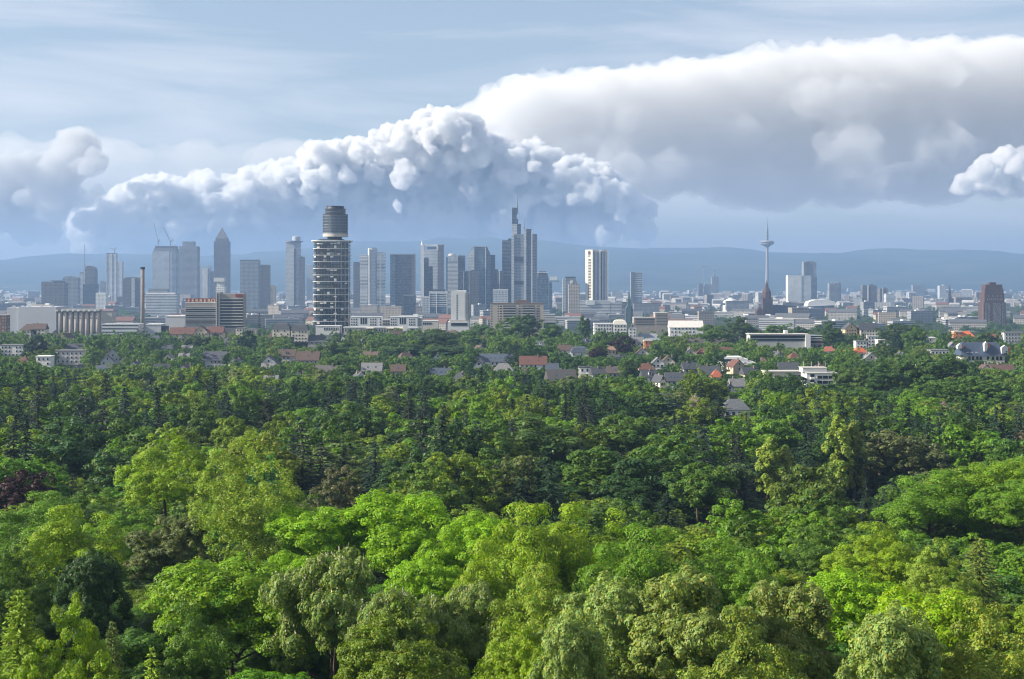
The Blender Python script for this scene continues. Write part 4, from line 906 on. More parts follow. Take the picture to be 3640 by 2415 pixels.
HS = [  # label, px0, px1, ytop, ybottom seen, roof, wall, roof colour, extra
 ('bright white flat-roofed villa with boxy annex at the wood edge', 0, 93, 1226, 1270, 'flat', WHITE, GREYR, {}),
 ('small white house with low white roof storey below dark fir trees', 128, 180, 1266, 1310, 'flat', WHITE, WHITE, {}),
 ('white two-storey villa with pale roof terrace and dark hipped roof behind', 198, 296, 1246, 1305, 'flat', (.58,.56,.55), GREYR, {'cols':6}),
 ('grey slate roofed house directly behind the white roof terrace villa', 222, 290, 1222, 1250, 'x', (.4,.4,.42), SLATE, {}),
 ('large pale gabled house with steep dark roof among dark firs', 362, 440, 1240, 1300, 'y', GREYW, SLATE, {'rot':14}),
 ('smaller pale gabled house attached in front of the large pale gable', 356, 408, 1262, 1305, 'y', GREYW, SLATE, {'rot':14,'d':880}),
 ('house with brilliant sunlight in its wall colour under a dark roof', 225, 270, 1184, 1208, 'x', (.8,.68,.5), BROWNR, {'rot':58}),  # warm bright walls carry the sunlight in their colour
 ('brown hipped roof house before the windowless warehouse', 70, 130, 1152, 1176, 'h', CREAM, BROWNR, {}),
 ('beige house with brown pitched roof beside the warehouse wall', 110, 160, 1150, 1178, 'x', CREAM, BROWNR, {}),
 ('long house row with weathered red brown roofs below the red sign', 600, 690, 1164, 1196, 'x', (.45,.36,.3), REDR, {'skylights':4}),
 ('red brown roofed house with pale gable in the long row', 690, 740, 1158, 1196, 'y', TAN, REDR, {}),
 ('red brown roofed end house of the long row under the red sign', 738, 792, 1161, 1195, 'x', (.45,.36,.3), REDR, {}),
 ('small house with sharp white triangle gable beside a dark round tree', 798, 824, 1200, 1238, 'y', WHITE, SLATE, {'rot':16}),
 ('tiny white gable poking out below the long red brown row', 755, 778, 1180, 1200, 'y', CREAM, SLATE, {}),
 ('long dark slate roof with white skylights and low white front', 716, 802, 1250, 1310, 'x', (.4,.4,.42), (.07,.07,.09), {'skylights':3}),
 ('cream flat house with brown window frames near the lone dark fir', 838, 872, 1166, 1184, 'flat', CREAM, GREYR, {}),
 ('cream flat-topped neighbour of the cream house by the lone fir', 874, 906, 1168, 1188, 'flat', CREAM, GREYR, {}),
 ('big cream mansard villa with curved dark roof and dormers', 968, 1030, 1148, 1184, 'm', CREAM, SLATE, {'dormers':2}),
 ('tall cream fronted house with dark mansard roof beside the big villa', 1034, 1094, 1152, 1196, 'm', CREAM, SLATE, {'dormers':1}),
 ('broad dark roofed house below the cream mansard villas', 950, 1045, 1176, 1200, 'h', (.5,.4,.33), BROWNR, {}),
 ('long dark slate roofed terrace with two skylights', 1040, 1178, 1192, 1240, 'x', (.35,.33,.33), SLATE, {'skylights':2}),
 ('dark roofed house with a narrow white chimney gable', 1160, 1186, 1205, 1236, 'y', WHITE, SLATE, {'rot':16}),
 ('small pale house with rounded white gable under a dark conifer', 1196, 1226, 1188, 1220, 'y', WHITE, SLATE, {}),
 ('white fronted house with tall blue grey roof behind a conifer', 1276, 1302, 1206, 1244, 'y', WHITE, BLUER, {'rot':25}),
 ('broad white gabled house with round window at the wood edge', 926, 984, 1264, 1296, 'y', WHITE, SLATE, {}),
 ('brown roofed house with white dormer box in the middle gardens', 986, 1048, 1242, 1290, 'x', (.5,.48,.46), BROWNR, {'dormers':1}),
 ('wide brown tiled roof with single skylight in the middle gardens', 1052, 1132, 1250, 1292, 'x', (.4,.36,.33), BROWNR, {'skylights':1}),
 ('row house with three white dormers by the bright round tree', 1118, 1218, 1300, 1336, 'x', (.55,.54,.53), (.10,.09,.09), {'dormers':3}),
 ('grey roofed house with solar windows and cream wall', 1284, 1356, 1290, 1328, 'x', CREAM, GREYR, {'skylights':2}),
 ('house with plain brown roof between bushes', 1388, 1440, 1296, 1334, 'x', (.42,.38,.36), BROWNR, {'skylights':1}),
 ('house with blue glazed roof slope beneath big dark trees', 1530, 1600, 1308, 1338, 'x', (.5,.5,.5), BLUER, {'skylights':3}),
 ('long slate blue terrace with many white roof windows', 1682, 1820, 1258, 1300, 'x', (.6,.6,.6), BLUER, {'skylights':6}),
 ('white peaked gable standing before the slate blue terrace', 1684, 1720, 1282, 1304, 'y', WHITE, SLATE, {'d':820}),
 ('pale hipped house at the end of the slate blue terrace', 1756, 1824, 1292, 1318, 'h', CREAM, GREYR, {'d':790}),
 ('red tiled house tucked behind hedge trees', 1690, 1740, 1195, 1222, 'h', CREAM, REDR, {}),
 ('white house with long red brown roof and cream front', 1847, 1944, 1266, 1308, 'x', WHITE, REDR, {'skylights':2}),
 ('white low house with bluish roof next to a globe-shaped tree', 1944, 1985, 1292, 1330, 'x', WHITE, BLUER, {}),
 ('blue mansard terrace house with white dormers', 2030, 2092, 1232, 1268, 'm', (.6,.62,.66), BLUER, {'dormers':3}),
 ('blue mansard terrace end house with brown upper roof', 1984, 2032, 1226, 1262, 'x', WHITE, BROWNR, {}),
 ('tan roofed house between two copper beeches', 2146, 2190, 1228, 1262, 'h', TAN, (.24,.15,.11), {}),
 ('dark roofed long house with narrow sunlit white gable', 1942, 2060, 1314, 1352, 'x', WHITE, (.07,.065,.065), {'rot':10,'skylights':2}),
 ('white flat dormer house in front of the blue grey park trees', 2058, 2100, 1304, 1336, 'flat', WHITE, SLATE, {}),
 ('dark roofed house with white wall strip and small chimney', 2102, 2158, 1306, 1340, 'x', WHITE, SLATE, {'rot':10}),
 ('brown steep roofed house beside the clipped column tree', 2158, 2214, 1302, 1342, 'x', (.5,.47,.44), (.085,.07,.065), {'skylights':1}),
 ('dark roof house with bright narrow gable edge and flat dormer', 2282, 2344, 1316, 1362, 'x', WHITE, SLATE, {'rot':12,'dormers':1}),
 ('steep narrow white gable house glowing in the sun', 2342, 2372, 1332, 1384, 'y', (.8,.7,.52), SLATE, {'rot':28}),
 ('long slate roof with blue skylights beside the glowing gable', 2368, 2440, 1324, 1362, 'x', (.4,.4,.42), SLATE, {'skylights':4}),
 ('white villa with red brown half-hip roof in the villa cluster', 2272, 2326, 1292, 1320, 'h', WHITE, REDR, {}),
 ('tall white villa with bay front in the villa cluster', 2316, 2362, 1270, 1312, 'y', WHITE, GREYR, {}),
 ('cream villa with stepped gable in the villa cluster', 2352, 2400, 1264, 1300, 'y', CREAM, BROWNR, {}),
 ('orange fronted small house above the villa cluster', 2290, 2318, 1210, 1242, 'flat', ORANGE, CREAM, {}),
 ('white long house with grey roof next to the orange front', 2232, 2288, 1198, 1230, 'x', WHITE, GREYR, {}),
 ('wide grey blue roofed hall behind the orange front house', 2256, 2352, 1186, 1210, 'h', GREYW, (.2,.22,.25), {}),
 ('white gabled villa below the copper beech', 2258, 2312, 1236, 1262, 'y', WHITE, BROWNR, {}),
 ('cream gabled villa with wide eaves among oak trees', 2430, 2480, 1236, 1262, 'y', CREAM, GREYR, {}),
 ('yellowish villa with hip roof beside the wide-eaved cream villa', 2478, 2516, 1240, 1262, 'h', CREAM, REDR, {}),
 ('long dark brown roof under a line of park trees', 2440, 2620, 1202, 1222, 'x', (.4,.35,.32), (.085,.07,.065), {'skylights':2}),
 ('steep dark roofed house with cream flat neighbour', 2426, 2490, 1288, 1330, 'x', (.4,.4,.4), SLATE, {'skylights':2,'rot':10}),
 ('dark slate roofed row beside the red and white office', 2490, 2560, 1300, 1336, 'x', (.4,.4,.4), SLATE, {'skylights':1}),
 ('red tiled cottage roof at the foot of the red and white office', 2530, 2570, 1318, 1344, 'h', CREAM, (.30,.09,.05), {}),
 ('white gabled house with three dark windows facing the wood', 2566, 2622, 1364, 1420, 'y', (.66,.68,.70), SLATE, {'rot':12}),
 ('dark roofed wing with bright narrow gable behind the three-window house', 2596, 2660, 1346, 1380, 'x', WHITE, GREYR, {'rot':10,'d':700}),
 ('white house with dark grey hipped roof at the wood edge', 2570, 2666, 1420, 1480, 'h', (.72,.74,.76), (.10,.11,.125), {'d':560}),
 ('house with tan sunlit gable half hidden by a dark fir', 2464, 2512, 1410, 1440, 'y', (.6,.42,.28), BROWNR, {'d':565,'rot':14}),
 ('cream gabled villa with orange timbered front above the park', 3000, 3052, 1148, 1180, 'y', (.66,.46,.26), SLATE, {'rot':8}),
 ('long dark roofed wing with pale dormers beside the timbered villa', 3052, 3128, 1149, 1182, 'x', CREAM, SLATE, {'skylights':3,'rot':8}),
 ('white modern cube house with tall stair block', 3082, 3122, 1194, 1240, 'flat', WHITE, WHITE, {}),
 ('low white modern wing attached to the cube house', 3120, 3166, 1208, 1236, 'flat', WHITE, WHITE, {}),
 ('white flat canopy house beside the modern cube', 3042, 3082, 1211, 1240, 'flat', WHITE, GREYR, {}),
 ('house with vivid orange tiled roof and white walls', 3036, 3092, 1236, 1268, 'h', WHITE, ORANGER, {'rot':14}),
 ('white broad gable in front of the vivid orange roof', 3070, 3126, 1252, 1284, 'y', CREAM, GREYR, {'d':900}),
 ('long pale apartment house with orange doors and stair head', 3212, 3328, 1200, 1222, 'flat', (.6,.58,.55), WHITE, {}),
 ('white stair-head house in the middle of the pale apartment row', 3262, 3296, 1188, 1206, 'flat', WHITE, ORANGE, {'d':1160}),
 ('red roofed white house half lost in garden trees', 2926, 2972, 1232, 1256, 'h', WHITE, (.28,.10,.07), {}),
 ('flat long pale roof stretching between garden trees', 2796, 2926, 1222, 1240, 'flat', (.5,.5,.5), (.40,.40,.40), {}),
 ('dark roofed house with cream glass front behind the balcony block', 2772, 2842, 1288, 1322, 'x', CREAM, SLATE, {}),
 ('white low house by the slate roofed mansion foot', 3476, 3538, 1296, 1314, 'y', WHITE, BROWNR, {'d':780}),
 ('brown roofed low house row at the mansion foot', 3532, 3610, 1296, 1316, 'x', CREAM, (.10,.06,.055), {'d':775}),
 ('pale small house glimpsed deep in the wood', 3344, 3386, 1436, 1460, 'h', (.42,.38,.32), BROWNR, {'d':545}),
 ('long pale flat building behind the wood crest trees', 3308, 3376, 1244, 1262, 'flat', WHITE, GREYR, {}),
 ('orange brick apartment house behind a rounded oak', 3392, 3420, 1178, 1206, 'flat', ORANGE, CREAM, {}),
 ('orange roofed house peeping over the rounded oak', 3414, 3466, 1178, 1196, 'h', CREAM, ORANGER, {}),
 ('grey apartment block with white balconies beside the mansion', 3570, 3640, 1182, 1226, 'flat', GREYW, GREYR, {}),
 ('pale gable end house below the orange brick apartment', 3374, 3402, 1216, 1240, 'y', (.5,.5,.5), GREYR, {}),
 ('white villa with layered terraces in front of the brown concrete block', 2112, 2176, 1150, 1172, 'flat', WHITE, WHITE, {}),
 ('sunlit white house with twin rounded dormers', 2180, 2228, 1136, 1162, 'm', (.8,.76,.7), (.5,.48,.44), {'dormers':2}),
 ('small white gabled house at the end of the poplar row', 2234, 2262, 1152, 1168, 'y', WHITE, GREYR, {}),
 ('long white roofed hall between park trees and old town', 2380, 2500, 1140, 1158, 'x', WHITE, (.55,.53,.5), {}),
]
for h in HS:
    house(h[0], h[1], h[2], h[3], h[4], h[5], h[6], h[7], **h[8])

import re
def short(lab):
    return re.split(r' (?:with|standing|beside|between|in|at|behind|below|above|near|next|under|of|among|rising|towering|before|leaning|spreading|filling|forming|covering|screening|peeping|wedged|crowded|squeezed|against|on|over|glimpsed|pressed|past|tucked|half|whose|carries|joined|from|by|against|wedged|running|deep|stretching|attached|directly|facing|poking|glowing|showing|to) ', lab)[0]
def marks(cond):
    return [(o.location.x, o.location.y, short(o['label'])) for o in bpy.data.objects if o.parent is None and o.get('label') and o.get('group') is None and cond(o)]
def near_ref(x, y, refs, k=.35, room=10):
    q = sorted(refs, key=lambda r: (r[0]-x)**2+((r[1]-y)*k)**2)[:6]
    for r in q[1:]:
        two = q[0][2]+' and the '+r[2]
        if r[2] != q[0][2] and len(two.split()) <= room: return two
    return q[0][2]
RF = random.Random(303); taken = [(h[1], h[2], h[3]) for h in HS]
REF_H = [(WX((h[1]+h[2])/2, min(max(240000./(h[3]-1000), 540), 1240)), min(max(240000./(h[3]-1000), 540), 1240), short(h[0])) for h in HS]
nf = 0
for i in range(900):
    if nf >= 62: break
    px = RF.uniform(10, 2560) if RF.random() < .8 else RF.uniform(2560, 3600); yt = RF.uniform(1172, 1335) if px > 900 else RF.uniform(1172, 1300); w = RF.uniform(34, 62)*(.8+.4*(yt-1150)/150)
    if any(px+w/2 > a-6 and px-w/2 < b_+6 and abs(yt-c) < 26 for a, b_, c in taken): continue
    taken.append((px-w/2, px+w/2, yt)); nf += 1
    wcn, wc = RF.choice([('white', WHITE), ('white', (.62,.61,.6)), ('cream', CREAM), ('grey', GREYW), ('tan', TAN)]); rcn, rc = RF.choice([('slate', SLATE), ('slate', (.07,.072,.08)), ('brown', BROWNR), ('red brown', REDR), ('blue grey', BLUER), ('grey', GREYR)])
    rt = RF.choice(['x','x','y','y','h']); d_ = min(max(240000./(yt-1000), 560), 1240)
    lab = f"{wcn} walled house with {rcn} {dict(x='eaves-front', y='gable-front', h='hipped')[rt]} roof near the {near_ref(WX(px, d_), d_, REF_H)}"
    house(' '.join(lab.split()[:16]), px-w/2, px+w/2, yt, yt+RF.uniform(9, 22), rt, wc, rc, rot=RF.choice([0, 0, 12, 24, -14]), skylights=RF.choice([0, 1, 2]) if rt == 'x' else 0, dormers=RF.choice([0, 0, 1, 2]) if rt == 'x' else 0, group='houses scattered among the garden trees')
# big flat and special buildings in the villa quarter
t_ = Tower('school_building', 'long white flat-roofed school with dark window strip', 2770, 1080, 'school')
t_.box('wall', 2666, 2872, 1190, M_plaster, 16, color=(.40,.40,.39)); t_.box('roof', 2662, 2876, 1187.5, M_concrete, 17.5, 1190, -1); t_.box('window_strip', 2668, 2868, 1193, M_glass, .3, 1202, -.25); t_.box('end_block', 2862, 2880, 1190, M_white, 12, None, -1.6)
t_.box('dark_wing', 2880, 2922, 1192, M_glass, 14, None, 1); t_.box('lower_window_strip', 2674, 2860, 1206, M_glass, .3, 1212, -.25); t_.box('stair_head', 2794, 2806, 1176, M_white, 5, 1187, 6)
t_.bands('white_floor', 2881, 2923, 1192, 1216, 3, M_white, .5, .35, .5); t_.bands('mullion_row', 2668, 2868, 1193, 1202, 1, M_steel, -.3, .08, .1)
for i in range(18): obj('mullion', box_mesh(.35, .15, t_.lz(1193)-t_.lz(1202), M_dark), t_.root, (t_.lx(2674+i*11), -.25, t_.lz(1202)))
PROT.append((2664, 2922, 1176, 1201, 1075))
t_ = Tower('office_building', 'white terraced flat building with bright red facade under its roof', 2620, 880, 'office building')
t_.box('wall', 2584, 2640, 1298, plain('red_facade', (.55,.10,.04), .7, var=.06), 16); t_.box('roof', 2566, 2684, 1288, M_white, 20, 1298, -2); t_.box('upper_storey', 2572, 2660, 1277, M_white, 14, 1288, 2); t_.box('upper_roof', 2568, 2640, 1270, M_white, 15, 1277, 1.5); t_.box('dark_window', 2572.5, 2610, 1278.5, M_glass, .3, 1286, 1.8)
t_.box('white_pier', 2574, 2584, 1298, M_white, 14, None, .5); t_.box('red_window', 2604, 2616, 1310, M_glass, .3, 1320, -.2); t_.box('red_window', 2622, 2632, 1310, M_glass, .3, 1320, -.2)
PROT.append((2566, 2650, 1268, 1340, 876))
t_ = Tower('balcony_block', 'white apartment block with corner balconies and roof terrace house', 2925, 690, 'apartment block')
L = t_.lz
t_.box('wall', 2868, 2978, 1328, M_white, 14); t_.box('roof_slab', 2866, 2980, 1326, M_concrete, 14.6, 1328, -.3); t_.box('roof_house', 2858, 2944, 1310, M_white, 9, 1326, 3); t_.box('roof_house_slab', 2856, 2946, 1308.5, M_concrete, 9.8, 1310, 2.6)
windows(t_.root, t_.lx(2904), t_.lx(2964), L(1386), L(1332), 3, 3, 2.4, 1.5)
for j in range(3):
    z = L(1386)+j*(L(1332)-L(1386))/3
    for px in (2888, 2971): o = obj('balcony', box_mesh(2.2, 1.1, 1.0, M_white), t_.root, (t_.lx(px), 0, z+.2)); obj('balcony_opening', box_mesh(2.0, .1, 1.5, M_glass), o, (0, 0, 1.0))
for px in (2866, 2893, 2918, 2943): MB().bar((t_.lx(px),6,L(1310)),(t_.lx(px),6,L(1288)),.05).build('aerial', M_white, t_.root)
PROT.append((2866, 2980, 1306, 1372, 686))
t_ = Tower('long_flat_building', 'long low cream flat building running into the balcony block', 2790, 720, 'apartment block')
t_.box('wall', 2720, 2866, 1324, M_plaster, 10, color=CREAM); t_.box('roof', 2718, 2867, 1320, M_concrete, 11, 1324, -.5); windows(t_.root, t_.lx(2800), t_.lx(2864), t_.lz(1350), t_.lz(1326), 7, 1, 1.2, 1.4); PROT.append((2720, 2866, 1320, 1334, 715))
# slate roofed mansion with white chimney gables
t_ = Tower('mansion', 'large mansion with tall dark blue slate roof and bright white gables', 3506, 860, 'mansion')
L = t_.lz
M_bs = plain('blue_slate', (.045,.062,.10), .55, var=.18, scale=.5)
t_.box('wall', 3426, 3572, 1264, M_plaster, 15, color=(.50,.47,.45))
x0, x1 = t_.lx(3416), t_.lx(3580); zb, zt = L(1265), L(1219)
MB().add([(x0,-.6,zb),(x1,-.6,zb),(x1,15.6,zb),(x0,15.6,zb),(x0+2.5,6,zt),(x1-4,6,zt),(x1-4,9,zt),(x0+2.5,9,zt)], [(3,2,1,0),(4,5,6,7),(0,1,5,4),(1,2,6,5),(2,3,7,6),(3,0,4,7)]).build('roof', M_bs, t_.root)
for (pa, pb, yt, yb) in ((3402, 3426, 1222, 1240), (3497, 3517, 1215, 1250), (3558, 3590, 1228, 1258)):
    xa, xb = t_.lx(pa), t_.lx(pb); xm = (xa+xb)/2
    g_ = MB().add([(xa,-1.2,L(yb)),(xb,3.2,L(yb)),(xb,3.2,L(yt+9)),(xm,1.0,L(yt)),(xa,-1.2,L(yt+9)),(xa+1.2,6,L(yb)),(xb+1.0,6,L(yb)),(xb+1.0,6,L(yt+9)),(xm+1.0,5,L(yt)),(xa+1.2,6,L(yt+9))],
        [(0,1,2,3,4),(5,9,8,7,6),(0,4,9,5),(1,6,7,2),(4,3,8,9),(3,2,7,8),(0,5,6,1)]).build('white_gable', M_white, t_.root)
    MB().box(xb-.1, xb+1.3, 3.4, 5.8, L(yb), L(yt+7)).build('orange_cheek', plain('orange_tiles', (.45,.13,.05), .8) if pa == 3402 else bpy.data.materials['orange_tiles'], t_.root)
for px in (3446, 3459, 3474, 3486, 3512, 3530, 3545, 3558): o = obj('arched_window', MB().xz([(-.75,0),(.75,0),(.75,1.7),(.5,2.2),(0,2.4),(-.5,2.2),(-.75,1.7)], -.12, .05).mesh('arched_window', M_glass), t_.root, (t_.lx(px), 0, L(1281)))
windows(t_.root, t_.lx(3430), t_.lx(3570), L(1300), L(1285), 9, 1, 1.2, 1.4)
for px in (3440, 3456, 3474): MB().box(-.8,.8,-.3,2,0,1.3).build('dormer', M_white, t_.root, (t_.lx(px), 1.2, L(1260)))
PROT.append((3400, 3592, 1215, 1296, 856))

REF_C = marks(lambda o: o.location.y > 1390)
# ------------------------------------------------------------------ old town: low city buildings
RC = random.Random(77)
def free(x, y, r):
    for a, b_, c in FOOT:
        if (a-x)**2+(b_-y)**2 < (c+r)**2*.8: return False
    return True
KIND = {  # look-alikes: label, wall, roof colour, roof type
 'a': ('pale grey flat-roofed town building', (.46,.46,.47), (.42,.42,.42), 'flat', 'cityb'),
 'b': ('white town building with bright flat roof', (.50,.49,.48), (.52,.51,.49), 'flat', 'cityb'),
 'c': ('town house with dark pitched roof', (.48,.45,.41), (.10,.105,.115), 'x', 'city'),
 'd': ('town house with red brown roof', (.52,.46,.38), (.17,.085,.065), 'x', 'city'),
 'e': ('mid-rise grey slab', (.33,.34,.36), (.2,.2,.2), 'flat', 'city'),
 'f': ('beige mid-rise block', (.44,.38,.31), (.3,.28,.26), 'flat', 'city'),
}
n_city = 0; tries = 0
while n_city < 290 and tries < 9000:
    tries += 1
    yy = RC.uniform(1066, 1168); d = 82*F/(yy-1000)*RC.uniform(.9,1.0)
    d = max(1620, min(d, 5600)); px = RC.uniform(-60, 3700)
    if px < 1250 and d < 1750: continue
    w = RC.uniform(22, 62); dep = RC.uniform(13, 20); x = WX(px, d)
    kd = RC.choices('abcdef', (20, 20, 22, 14, 10, 10))[0]
    if not free(x, d, w*.5): continue
    FOOT.append((x, d, w*.52)); n_city += 1
    lab, wc, rc, rt, fa = KIND[kd]
    hgt = RC.uniform(11, 20) if kd in 'abcd' else RC.uniform(20, 34)
    gz_ = float(G(x, d)); lab = ('wide ' if w > 48 else 'short ' if w < 34 else '')+lab+' near the '+near_ref(x, d, REF_C, room=5); root = thing('town_building', lab, 'town building', (x, d, gz_-.3), RC.uniform(-.5, .5), 'town buildings of the old town')
    j_ = RC.uniform(.82, 1.15); wc = tuple(min(.8, c*j_*.78) for c in wc); rc = tuple(c*.85 for c in rc)
    MB().box(-w/2, w/2, 0, dep, 0, hgt).build('wall', FA[fa], root, color=wc)
    if rt == 'flat':
        r = MB().box(-w/2-.4, w/2+.4, -.4, dep+.4, hgt, hgt+.9).build('roof', M_roof, root, color=rc)
        q = RC.uniform(-w*.3, w*.2); MB().box(q, q+w*.18, dep*.3, dep*.7, hgt+.9, hgt+3.4).build('roof_plant', M_plaster, root, color=RC.choice(((.6,.6,.6),(.3,.3,.32),(.66,.64,.6))))
    else: gable_roof(root, w, dep, hgt, RC.uniform(4, 6.5), .5, .3, rc, 'x', 0)
# beyond them the buildings merge into one mass
mass = {k_: MB() for k_ in ('pale', 'dark')}
for i in range(2700):
    yy = RC.uniform(1026, 1100); d = min(82*F/(yy-1000), 10500); d = max(d, 2900)*RC.uniform(.93, 1.05); px = RC.uniform(-800, 4450); x = WX(px, d)
    if not free(x, d, 18): continue
    w = RC.uniform(14, 55); dep = RC.uniform(12, 20); h_ = RC.uniform(8, 17) if RC.random() < .93 else RC.uniform(20, 42)
    if d > 7000: h_ *= .8
    z = float(G(x, d))-.4; c, s_ = math.cos(RC.uniform(-.6,.6)), math.sin(RC.uniform(-.6,.6))
    m = mass['pale' if RC.random() < .5 else 'dark']
    base = [(x-w/2*c, d-w/2*s_), (x+w/2*c, d+w/2*s_), (x+w/2*c-dep*s_, d+w/2*s_+dep*c), (x-w/2*c-dep*s_, d-w/2*s_+dep*c)]
    if RC.random() < .55: m.prism(base, z, z+h_)
    else:
        m.prism(base, z, z+h_); a, b_, c_, e_ = base; rz = z+h_+4.5
        r0 = ((a[0]+e_[0])/2, (a[1]+e_[1])/2, rz); r1 = ((b_[0]+c_[0])/2, (b_[1]+c_[1])/2, rz)
        m.add([(*a, z+h_), (*b_, z+h_), (*c_, z+h_), (*e_, z+h_), r0, r1], [(0,1,5,4), (1,2,5), (2,3,4,5), (3,0,4)])
mass_root = thing('distant_city', 'mass of small distant city buildings spreading to the foot of the hills', 'city', (0, 0, 0)); mass_root['kind'] = 'stuff'
for k_, mat in (('pale', facade('facade_far_pale', (.36,.355,.35), (.07,.08,.09), 3, 3.3, .5, .45)), ('dark', facade('facade_far_dark', (.22,.20,.19), (.04,.045,.05), 3, 3.3, .5, .45))):
    o = mass[k_].build('pale_buildings' if k_ == 'pale' else 'dark_buildings', mat, mass_root); o['kind'] = 'stuff'
print('BUILT', time.time()-T0, n_city)


# ------------------------------------------------------------------ trees
def unit(a): return a/np.maximum(np.linalg.norm(a, axis=-1, keepdims=True), 1e-9)
def leaf_quads(P, Nn, size, rg, aspect=.68, fold=0.0, along=None):
    n = len(P); s = (size*rg.uniform(.65, 1.3, n))[:, None]
    r = rg.normal(size=(n, 3)) if along is None else along
    t = unit(np.cross(Nn, r)) if along is None else unit(along)
    b = unit(np.cross(Nn, t))
    V = np.stack([P-t*s, P+b*s*aspect+Nn*s*fold, P+t*s, P-b*s*aspect+Nn*s*fold], 1).reshape(-1, 3)
    return V, np.arange(4*n).reshape(n, 4)
def tint_for(n, rg, amp=.22, warm=.12, clump=None):
    v = rg.uniform(1-amp, 1+amp, n)
    if clump is not None: v = v*clump
    w = rg.normal(0, warm, n)
    T = np.stack([v*(1+w*1.4), v, v*(1-w*1.2), np.ones(n)], 1)
    return np.repeat(np.clip(T, .15, 3), 4, axis=0)
def lump_fn(rg, k=7, f=2.6):
    D = unit(rg.normal(size=(k, 3)))*rg.uniform(.8, f, (k, 1)); ph = rg.uniform(0, 6.28, k)
    return lambda u: 1+.17*np.sin(u@D.T+ph).sum(1)/math.sqrt(k)*1.6
def tube(m, pts, rad, n=6):
    rings = []
    for i, p in enumerate(pts):
        p = Vector(p); q = Vector(pts[min(i+1, len(pts)-1)])-Vector(pts[max(i-1, 0)])
        u = q.normalized().orthogonal().normalized(); w = q.normalized().cross(u)
        rings.append([p+(u*math.cos(2*math.pi*k/n)+w*math.sin(2*math.pi*k/n))*rad[i] for k in range(n)])
    vv = [v for r in rings for v in r]; ff = []
    for j in range(len(pts)-1):
        for k in range(n): ff.append((j*n+k, j*n+(k+1) % n, (j+1)*n+(k+1) % n, (j+1)*n+k))
    m.add(vv, ff)
def trunk_mesh(rg, H, r0, zc, R, limbs=7, top=.8):
    m = MB(); bend = rg.normal(0, .25, (4, 2))
    pts = [(0,0,-.8)] + [(bend[i,0]*i*.5, bend[i,1]*i*.5, H*top*(i+1)/4) for i in range(4)]
    tube(m, pts, [r0*1.25, r0, r0*.75, r0*.45, r0*.12])
    for i in range(limbs):
        z = H*rg.uniform(.28, .62); a = 2*math.pi*(i+rg.uniform(-.3,.3))/limbs; L_ = R*rg.uniform(.55, .85); up = rg.uniform(.5, 1.1)
        p0 = Vector((0,0,z)); p1 = p0+Vector((math.cos(a)*L_*.5, math.sin(a)*L_*.5, L_*up*.45)); p2 = p0+Vector((math.cos(a)*L_, math.sin(a)*L_, L_*up))
        tube(m, [p0,p1,p2], [r0*.42, r0*.28, r0*.06], 5)
    return m.mesh('trunk', M_bark, True)
PROTO = {}
def broad(key, seed, H, R, zb, nclump, nl, size, rc=(.13,.2), mat=None, up=.35, jit=.6, flat=.75, top_bias=.0, aspect=.68, shell=(.62,1.0), lum=2.6, square=1.0, dens=1.0, lobes=20):
    rg = np.random.default_rng(seed)
    zc = (zb*H*.5+H*.5); rz = (H-zb*H)/2
    lf = lump_fn(rg, 8, lum)
    # limbs carry big lobes, lobes carry clumps, clumps carry leaves
    nlobe = lobes
    lu = unit(rg.normal(size=(nlobe*3, 3))); lu = lu[(lu[:, 2] > -.55)][:nlobe]; nlobe = len(lu)
    lu = np.sign(lu)*np.abs(lu)**(1/square)
    lr = rg.uniform(.26, .44, nlobe)
    LC = lu*np.array([R, R, rz])*(lf(lu*1.6)*rg.uniform(.55, .86, nlobe)*np.where(lu[:, 2] < 0, .92, 1.0))[:, None]
    li = rg.choice(nlobe, nclump, p=lr**2/(lr**2).sum())
    u = unit(rg.normal(size=(nclump, 3)) + unit(lu[li]+np.array([0, 0, .25]))*.75)
    n = nclump
    C = LC[li] + u*(lr[li]*rg.uniform(.72, 1.12, n)*R)[:, None]*np.array([1, 1, min(1.5, max(.72, rz/R*.8))]) + np.array([0, 0, zc])
    inner = rg.random(n) < .16
    C[inner] = (unit(rg.normal(size=(inner.sum(), 3)))*np.array([R, R, rz])*.42*rg.random((inner.sum(), 1)) + np.array([0, 0, zc]))
    rcs = R*rg.uniform(rc[0], rc[1], n)
    k = rg.poisson(nl*(rcs/(R*(rc[0]+rc[1])/2))**2*dens).astype(int)
    idx = np.repeat(np.arange(n), k)
    d2 = unit(rg.normal(size=(len(idx), 3)) + unit(u[idx]+np.array([0,0,up]))*.9)
    # broken outline: each clump is itself a handful of sprigs
    wob = 1+.34*np.sin(d2@rg.normal(0, 3.2, (3, 3))+idx[:, None]*1.7).mean(1)
    P = C[idx] + d2*(rcs[idx]*wob*(1.06-.5*rg.random(len(idx))**2.6))[:, None]*np.array([1, 1, flat])
    Nn = unit(d2*1.0 + np.array([0, 0, .3]) + rg.normal(0, jit*.5, (len(idx), 3)))
    V, Fq = leaf_quads(P, Nn, size, rg, aspect)
    cl = rg.uniform(.82, 1.16, n)
    cm = np_mesh('crown', V, Fq, mat or M_leaf, False, tint_for(len(P), rg, clump=cl[idx]))
    PROTO[key] = dict(H=H, R=R, crown=cm, trunk=trunk_mesh(rg, H, H*.016, zc, R), zb=zb)
    return C, rcs, u
